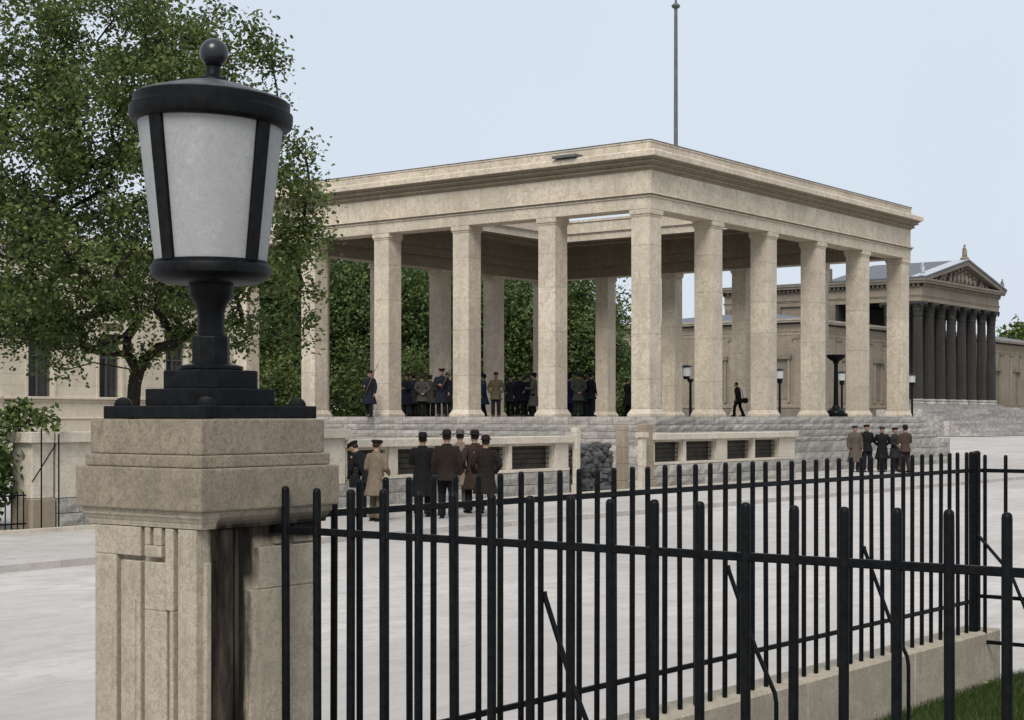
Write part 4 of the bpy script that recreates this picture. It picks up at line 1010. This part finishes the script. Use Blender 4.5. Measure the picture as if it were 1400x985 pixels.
def person(px, Y, z, h, face, label, coat=BLACK, trousers=CHAR, hat='fedora', hatc=None, arms=('down','down'), coat_len=.48, stride=.0, lean=0.0, belt=False, hair=(.03,.02,.015), group=None, vox=.022, wide=1.07, hat_h=None, collar=None):
    p=W(px,Y,z); e=empty('person',p,R_(face)); tag(e,label,'person',group)
    k=h/1.75
    hip=.93
    def D(v):    # lean forward about the hips, then scale
        x,y,zz=v
        if lean and zz>hip*.82:
            t=min(1,(zz-hip*.82)/(hip*.35)); a=-lean*t; c,s=math.cos(a),math.sin(a); dz=zz-hip*.95; y,zz=y*c-dz*s, hip*.95+y*s+dz*c
        return (x*k*wide,y*k*wide,zz*k)
    def fin(mb): mb.v=[D(v) for v in mb.v]; return mb
    # legs
    legs=[]
    for s,st in ((-1,stride),(1,-stride)):
        hp=Vector((s*.095,0,.92)); an_=Vector((s*.11,st*.9,.09)); kn=Vector((s*.105,st*.45+.03+abs(st)*.18,.50))
        legs.append((s,hp,kn,an_))
    # body
    mb=MB(); ellipse_loft(mb,[(0,0,.86,.15,.10),(0,0,.98,.155,.105),(0,0,1.12,.135,.095),(0,.01,1.28,.165,.115),(0,.0,1.40,.17,.10),(0,-.01,1.46,.10,.075),(0,-.01,1.50,.058,.06),(0,.0,1.56,.055,.058)])
    mb.ball((0,.012,1.645),(.076,.093,.112),16,12); mb.ball((0,.045,1.585),(.052,.055,.048),12,8)
    mb.tube([(0,.10,1.665),(0,.118,1.632),(0,.10,1.622)],[.012,.017,.012],6)      # nose
    mb.tube([(-.05,.088,1.675),(0,.098,1.682),(.05,.088,1.675)],[.008,.011,.008],6) # brow
    mb.tube([(-.024,.093,1.592),(0,.098,1.592),(.024,.093,1.592)],[.007,.009,.007],6) # lips
    for s in (-1,1): mb.ball((s*.078,0,1.64),(.012,.022,.032),8,6)
    for s,hp,kn,an_ in legs:
        mb.tube([hp,hp.lerp(kn,.5),kn,kn.lerp(an_,.4),an_],[.085,.075,.055,.056,.038],10); mb.ball(an_+Vector((0,.07,-.045)),(.042,.12,.04),10,8)
    hands=[]
    for s,ap_ in ((-1,arms[0]),(1,arms[1])):
        sh_,el_,wr_=arm_pose(ap_,s); mb.tube([sh_,sh_.lerp(el_,.5),el_,el_.lerp(wr_,.3),wr_],[.052,.047,.040,.041,.026],10)
        d=(wr_-el_).normalized(); pc=wr_+d*.05; side=Vector((0,1,0)) if abs(d.y)<.7 else Vector((0,0,1)); side=(side-d*side.dot(d)).normalized(); nrm=d.cross(side)
        mb.tube([wr_-d*.01,wr_+d*.02,pc,wr_+d*.09],[.024,(.03,.022),(.038,.02),(.036,.016)],8); hands.append((s,wr_,d,side,nrm))
    for i in range(len(mb.v)): pass
    body=remesh(fin(mb),.0155,M['skin'],'body',1)
    fg=MB()
    for s,wr_,d,side,nrm in hands:
        for j,(o_,ln) in enumerate(((-.027,.062),(-.009,.075),(.009,.07),(.027,.055))):
            b0=wr_+d*.082+side*o_; m1=b0+d*ln*.45+nrm*(-s)*.012; m2=m1+d*ln*.3+nrm*(-s)*.025; fg.tube([b0-d*.015,b0,m1,m2],[.009,.009,.0085,.0065],6)
        b0=wr_+d*.03+side*.028; fg.tube([b0,b0+d*.02+side*.02,b0+d*.055+side*.022+nrm*(-s)*.01],[.011,.010,.008],6)
    fin(fg); bm=bmesh.new(); bm.from_mesh(body); t2=fg.mesh('t',M['skin'],True); bm.from_mesh(t2); bm.to_mesh(body); bm.free(); body.polygons.foreach_set('use_smooth',[True]*len(body.polygons))
    link('body',body,e)
    for s in (-1,1): fin(MB().ball((s*.030,.097,1.657),(.010,.006,.007),8,6)).build('eye',M['eye'],e,smooth=True)
    # trousers
    mb=MB(); ellipse_loft(mb,[(0,0,.84,.14,.10),(0,0,.93,.165,.12),(0,0,1.03,.155,.115)])
    for s,hp,kn,an_ in legs: mb.tube([hp+Vector((0,0,.02)),hp.lerp(kn,.5),kn,kn.lerp(an_,.5),an_+Vector((0,-.01,-.03))],[.105,.098,.080,.076,.082],12)
    link('trousers',remesh(fin(mb),vox,cm(trousers),'trousers',2),e)
    # coat
    zb_=.93-coat_len; mb=MB(); fl=.03+coat_len*.12; sd=abs(stride)*.4
    rr=[(0,-.0,zb_,.185+fl,.145+fl+sd),(0,0,zb_+(.93-zb_)*.5,.180+fl*.5,.135+fl*.5+sd*.5),(0,0,.95,.178,.135),(0,0,1.06,.165,.122),(0,.005,1.2,.182,.132),(0,.01,1.32,.205,.135),(0,.0,1.40,.205,.12),(0,-.01,1.455,.14,.095),(0,-.015,1.50,.078,.078),(0,-.01,1.525,.074,.076)]
    # folds in the skirt
    seg=28; vs=[];fs=[]; rdm=random.Random(int(px*7)+int(h*100)); ph=rdm.uniform(0,6)
    for j,(cx,cy,zz,rx,ry) in enumerate(rr):
        amp=max(0,(1.0-zz))*.09
        for q in range(seg):
            a=2*PI*q/seg; f=1+amp*math.sin(a*5+ph)+amp*.6*math.sin(a*9+ph*2); vs.append((cx+rx*f*math.cos(a),cy+ry*f*math.sin(a),zz))
    for j in range(len(rr)-1):
        for q in range(seg): q2=(q+1)%seg; fs.append((j*seg+q,j*seg+q2,(j+1)*seg+q2,(j+1)*seg+q))
    fs.append(tuple(range(seg-1,-1,-1))); fs.append(tuple(range((len(rr)-1)*seg,len(rr)*seg))); mb.add(vs,fs)
    for s,ap_ in ((-1,arms[0]),(1,arms[1])):
        sh_,el_,wr_=arm_pose(ap_,s); mb.ball(sh_+Vector((-s*.02,0,-.015)),(.075,.075,.07),12,8); mb.tube([sh_+Vector((-s*.04,0,0)),sh_.lerp(el_,.5),el_,el_.lerp(wr_,.5),wr_-(wr_-el_).normalized()*.012],[.078,.070,.062,.056,.050],12)
    link('coat',remesh(fin(mb),vox,cm(coat),'coat',2),e)
    # collar
    cb_=MB(); 
    for s in (-1,1): cb_.tube([(s*.02,-.085,1.49),(s*.075,-.04,1.50),(s*.085,.03,1.47),(s*.05,.10,1.38),(s*.02,.135,1.26)],[(.022,.02),(.024,.016),(.024,.016),(.026,.010),(.012,.006)],8)
    fin(cb_).build('collar',cm(collar or [c*1.15 for c in coat]),e,smooth=True)
    if belt:
        b=MB(); ellipse_loft(b,[(0,0,1.035,.176,.134),(0,0,1.085,.176,.134)],24); fin(b).build('belt',cm((.02,.013,.01)),e)
    # shoes
    for s,hp,kn,an_ in legs:
        mb=MB(); x,y,zz=an_; zz=.0; mb.tube([(x,y-.075,.045),(x,y-.05,.05),(x,y+.03,.052),(x,y+.12,.04),(x,y+.19,.028)],[(.030,.034),(.038,.045),(.040,.046),(.045,.036),(.026,.022)],10); mb.box(x-.042,x+.042,y-.08,y-.01,0,.025)
        mb.tube([(x,y-.01,.05),(x,y-.015,.12)],[.045,.042],10)
        fin(mb).build('shoe',cm((.015,.012,.010)),e,smooth=60)
    # hair
    mb=MB(); mb.ball((0,-.012,1.668),(.083,.092,.103),16,12)
    mb.v=[(x,y,max(z_,1.60)) if y<.03 else (x,min(y,.055),max(z_,1.70)) for x,y,z_ in mb.v]
    fin(mb).build('hair',cm(hair),e,smooth=True)
    hc=cm(hatc or BLACK); mb=MB()
    if hat=='fedora':
        mb.tube([(0,.0,1.700),(0,0,1.708),(0,0,1.716)],[(.145,.165),(.152,.175),(.145,.165)],24); ellipse_loft(mb,[(0,0,1.70,.094,.112),(0,0,1.755,.088,.106),(0,0,1.795,.074,.092),(0,0,1.812,.052,.070),(0,0,1.800,.02,.05)])
    elif hat=='bowler':
        ellipse_loft(mb,[(0,0,1.702,.12,.14),(0,0,1.712,.126,.146),(0,0,1.716,.098,.115),(0,0,1.76,.094,.11),(0,0,1.80,.075,.088),(0,0,1.822,.03,.04)])
    elif hat=='flat':
        ellipse_loft(mb,[(0,.0,1.70,.092,.108),(0,-.005,1.735,.115,.128),(0,-.01,1.755,.112,.122),(0,-.01,1.772,.07,.08)]); mb.tube([(-.07,.085,1.712),(0,.135,1.705),(.07,.085,1.712)],[(.02,.01)]*3,8)
    elif hat=='peaked':
        ellipse_loft(mb,[(0,0,1.69,.090,.108),(0,0,1.735,.092,.110),(0,.005,1.765,.128,.138),(0,-.005,1.785,.115,.125),(0,-.01,1.79,.05,.06)]); mb.tube([(-.07,.085,1.70),(0,.140,1.688),(.07,.085,1.70)],[(.026,.009)]*3,8)
    elif hat=='kepi':
        ellipse_loft(mb,[(0,0,1.70,.088,.106),(0,-.005,1.77,.084,.10),(0,-.008,1.80,.072,.088),(0,-.01,1.806,.03,.04)]); mb.tube([(-.06,.085,1.715),(0,.13,1.705),(.06,.085,1.715)],[(.02,.008)]*3,8)
    elif hat=='helmet':
        ellipse_loft(mb,[(0,0,1.675,.120,.145),(0,0,1.70,.112,.136),(0,0,1.76,.102,.122),(0,0,1.82,.075,.09),(0,0,1.85,.03,.035),(0,0,1.88,.014,.014)])
    if hat: fin(mb).build('hat',hc,e,smooth=60)
    return e
GT='people standing inside the temple'
# group on the pavement before the grille wall (seen from behind)
person(513.5,31.6,GZ,1.62,-35,'person in a long beige overcoat and dark flat cap, seen from behind',BEIGE,(.10,.08,.055),'flat',(.02,.017,.015),('hold','hold'),.38,.05,.06,collar=BEIGE)
person(506,32.9,GZ,1.66,62,'person in black bending forward to the left beside the beige overcoat',BLACK,BLACK,'flat',BLACK,('reach','reach'),.20,.12,.55)
person(578,33.0,GZ,1.72,-10,'leftmost hatted person in a long black overcoat, hands in front',BLACK,BLACK,'fedora',BLACK,('front','front'),.50,.02)
person(611,32.4,GZ,1.78,-5,'tallest hatted person in a dark jacket, legs apart, feet in view',(.022,.017,.014),BLACK,'fedora',DKBR,('down','down'),.16,.10,wide=1.06)
person(629,35.6,GZ,1.76,5,'person in a grey hat and tan coat, mostly hidden behind the dark coats',(.16,.13,.10),GREY,'fedora',(.09,.08,.07),('down','down'),.40)
person(649,34.2,GZ,1.76,30,'person in a brown overcoat and tall dark hat, second from the right',BROWN,BLACK,'fedora',DKBR,('pocket','pocket'),.42,.06)
person(664,33.0,GZ,1.66,18,'rightmost hatted person in a dark brown coat before the grille wall',DKBR,BLACK,'bowler',DKBR,('pocket','pocket'),.42,.10)
# group at right of the temple base
person(1169,59.4,GZ,1.74,188,'person in a long grey-brown overcoat, first of five by the temple base',(.085,.072,.058),CHAR,'flat',CHAR,('down','down'),.55)
person(1185,59.6,GZ,1.78,195,'person in a black jacket and cap, second of five by the temple base',BLACK,NAVY,'flat',BLACK,('back','back'),.16)
person(1206,59.8,GZ,1.70,170,'person in a black overcoat and light collar, middle of five by the temple base',BLACK,BLACK,'flat',CHAR,('back','back'),.42,collar=(.2,.2,.2))
person(1223.5,60.4,GZ,1.66,215,'short person in a dark coat, fourth of five by the temple base',CHAR,CHAR,'flat',BLACK,('back','hold'),.40)
person(1237.5,59.2,GZ,1.74,20,'person in a brown jacket seen from behind, last of five by the temple base',(.060,.040,.032),(.035,.025,.022),'bowler',(.02,.015,.012),('front','front'),.14,.08,wide=1.08)
# inside the temple (floor is at eye level)
def rifle(px,Y,z,face,label,k):
    e=empty('rifle',W(px,Y,z),R_(face)); tag(e,label,'rifle')
    a,b=Vector(k[0]),Vector(k[1])
    MB().tube([a,a.lerp(b,.12),a.lerp(b,.25),a.lerp(b,.7)],[(.018,.05),(.015,.032),.018,.014],8).build('stock',M['wood'],e,smooth=True)
    MB().tube([a.lerp(b,.25)+Vector((0,-.0,.015)),b],[.011,.009],8).build('barrel',M['steel'],e,smooth=True)
    MB().tube([b,b.lerp(a,-.26)],[.007,.002],6).build('bayonet',M['steel'],e)
person(505.5,60.3,0,1.74,150,'guard in a long navy overcoat with rifle, left bay of the temple',NAVY,BLACK,'peaked',(.03,.022,.022),('down','front'),.45,.10,belt=True)
rifle(505.5,60.3,0,0,'rifle held slanting by the left guard',((-.14,-.24,.92),(.34,-.16,2.04)))
person(604,59.9,0,1.80,175,'guard in a navy overcoat and peaked cap with rifle, left of the second full pillar',NAVY,BLACK,'peaked',(.035,.018,.016),('down','front'),.42,.05,belt=True)
rifle(605,59.9,0,0,'rifle held slanting by the guard among the crowd',((-.04,-.26,1.06),(.56,-.20,2.26)))
C_=[(556,64,1.72,150,'person in a dark navy coat at the left edge of the temple crowd',NAVY,CHAR,'fedora',(.035,.022,.018),('front','down'),.45),
(566,66,1.76,-30,'person in a dark coat and brownish hat, second in the temple crowd',CHAR,BLACK,'fedora',(.05,.03,.022),('raise','hold'),.40),
(577,63.5,1.68,10,'person in a grey-green coat seen from behind, hands clasped at the back',GREY,BLACK,'kepi',(.04,.035,.03),('back','back'),.30),
(588,65,1.70,-20,'person in an olive-grey coat next to the second guard',OLIVE,BLACK,'flat',(.03,.025,.02),('down','hold'),.35),
(596,67,1.66,170,'person in a dark suit behind the second guard',CHAR,BLACK,None,None,('down','down'),.2),
(612,63,1.72,160,'person mostly hidden between the second guard and the pillar',BLACK,BLACK,'fedora',CHAR,('down','down'),.4),
(661,66,1.74,90,'person in blue-black half hidden at the right of the second pillar',(.02,.03,.06),NAVY,'fedora',NAVY,('down','down'),.42),
(678,63.8,1.76,175,'person in a khaki tunic with dark cap and breeches, hands on hips',(.14,.11,.07),(.03,.028,.03),'kepi',(.03,.022,.018),('pocket','pocket'),.24),
(698,66.2,1.70,165,'person in a dark suit left of the pair beside the khaki tunic',CHAR,BLACK,'flat',BLACK,('down','hold'),.30),
(711,65.2,1.72,185,'person in a navy jacket facing outwards, middle of the bay',NAVY,BLACK,'peaked',CHAR,('hold','down'),.28),
(722,68,1.74,170,'person in black standing behind the long grey overcoat',BLACK,BLACK,'fedora',CHAR,('down','down'),.3),
(730,64.2,1.74,80,'person in a long grey overcoat and dark hat against the corner bay pillar',(.085,.082,.07),BLACK,'fedora',BLACK,('front','down'),.50),
(779,66,1.72,-60,'person in a blue coat half hidden behind the pillar left of the last bay',(.016,.024,.06),NAVY,'fedora',BLACK,('down','down'),.40),
(790.5,62.8,1.74,10,'person in a grey-green coat and pointed helmet, hands clasped behind',(.06,.058,.05),CHAR,'helmet',(.025,.028,.03),('back','back'),.30),
(801,66,1.68,-40,'person in brown hidden behind the pair in the last bay',BROWN,CHAR,None,None,('down','down'),.3),
(808,62.9,1.72,-55,'person in a navy suit with cap in the last bay, hands in pockets',NAVY,NAVY,'flat',(.02,.02,.025),('pocket','pocket'),.22),
(858.5,68,1.66,-60,'person in black half hidden at the left of the corner pillar',BLACK,BLACK,None,None,('front','front'),.42)]
for (px,Y,h,fc,lb,co,tr_,ht,hc,ar,cl) in C_: person(px,Y,0,h,fc,lb,co,tr_,ht,hc,ar,cl,random.Random(px).uniform(0,.08),group=GT,vox=.026)
person(1010,72.4,0,1.58,62,'lone person in black walking left across the temple, carrying a dark bag',BLACK,BLACK,None,None,('down','down'),.22,.22,.16,hair=(.03,.015,.01))
e=empty('shoulder_bag',W(1018,72.2,.62)); tag(e,'black bag carried by the lone walking person','bag')
MB().box(-.10,.14,-.2,.1,0,.24).build('bag_body',cm(BLACK),e,bevel=.05); MB().tube([(-.08,-.05,.2),(-.1,-.05,.5),(-.25,-.05,.72)],.012,6).build('strap',cm(BLACK),e)
e=empty('carrying_case',W(484.5,32.9,-1.48)); tag(e,'black case beside the bending person at the grille wall','case')
MB().box(-.10,.12,-.14,.14,0,.26).build('case_body',cm(BLACK),e,bevel=.02); MB().tube([(-.05,0,.25),(-.04,0,.31),(.05,0,.31),(.06,0,.25)],.01,6).build('handle',cm(BLACK),e)
e=empty('paper_bundle',W(524,31.3,-1.35)); tag(e,'pale bag held by the person in the beige overcoat','bag')
MB().tube([(0,0,.15),(.06,-.02,.0),(.16,-.02,-.18)],[(.03,.02),(.05,.03),(.02,.02)],8).build('bag_body',cm((.3,.24,.17)),e,smooth=True)
MB().tube([(-.01,0,.14),(.0,0,.2),(.01,0,.14)],.006,5).build('handle',cm(BLACK),e)
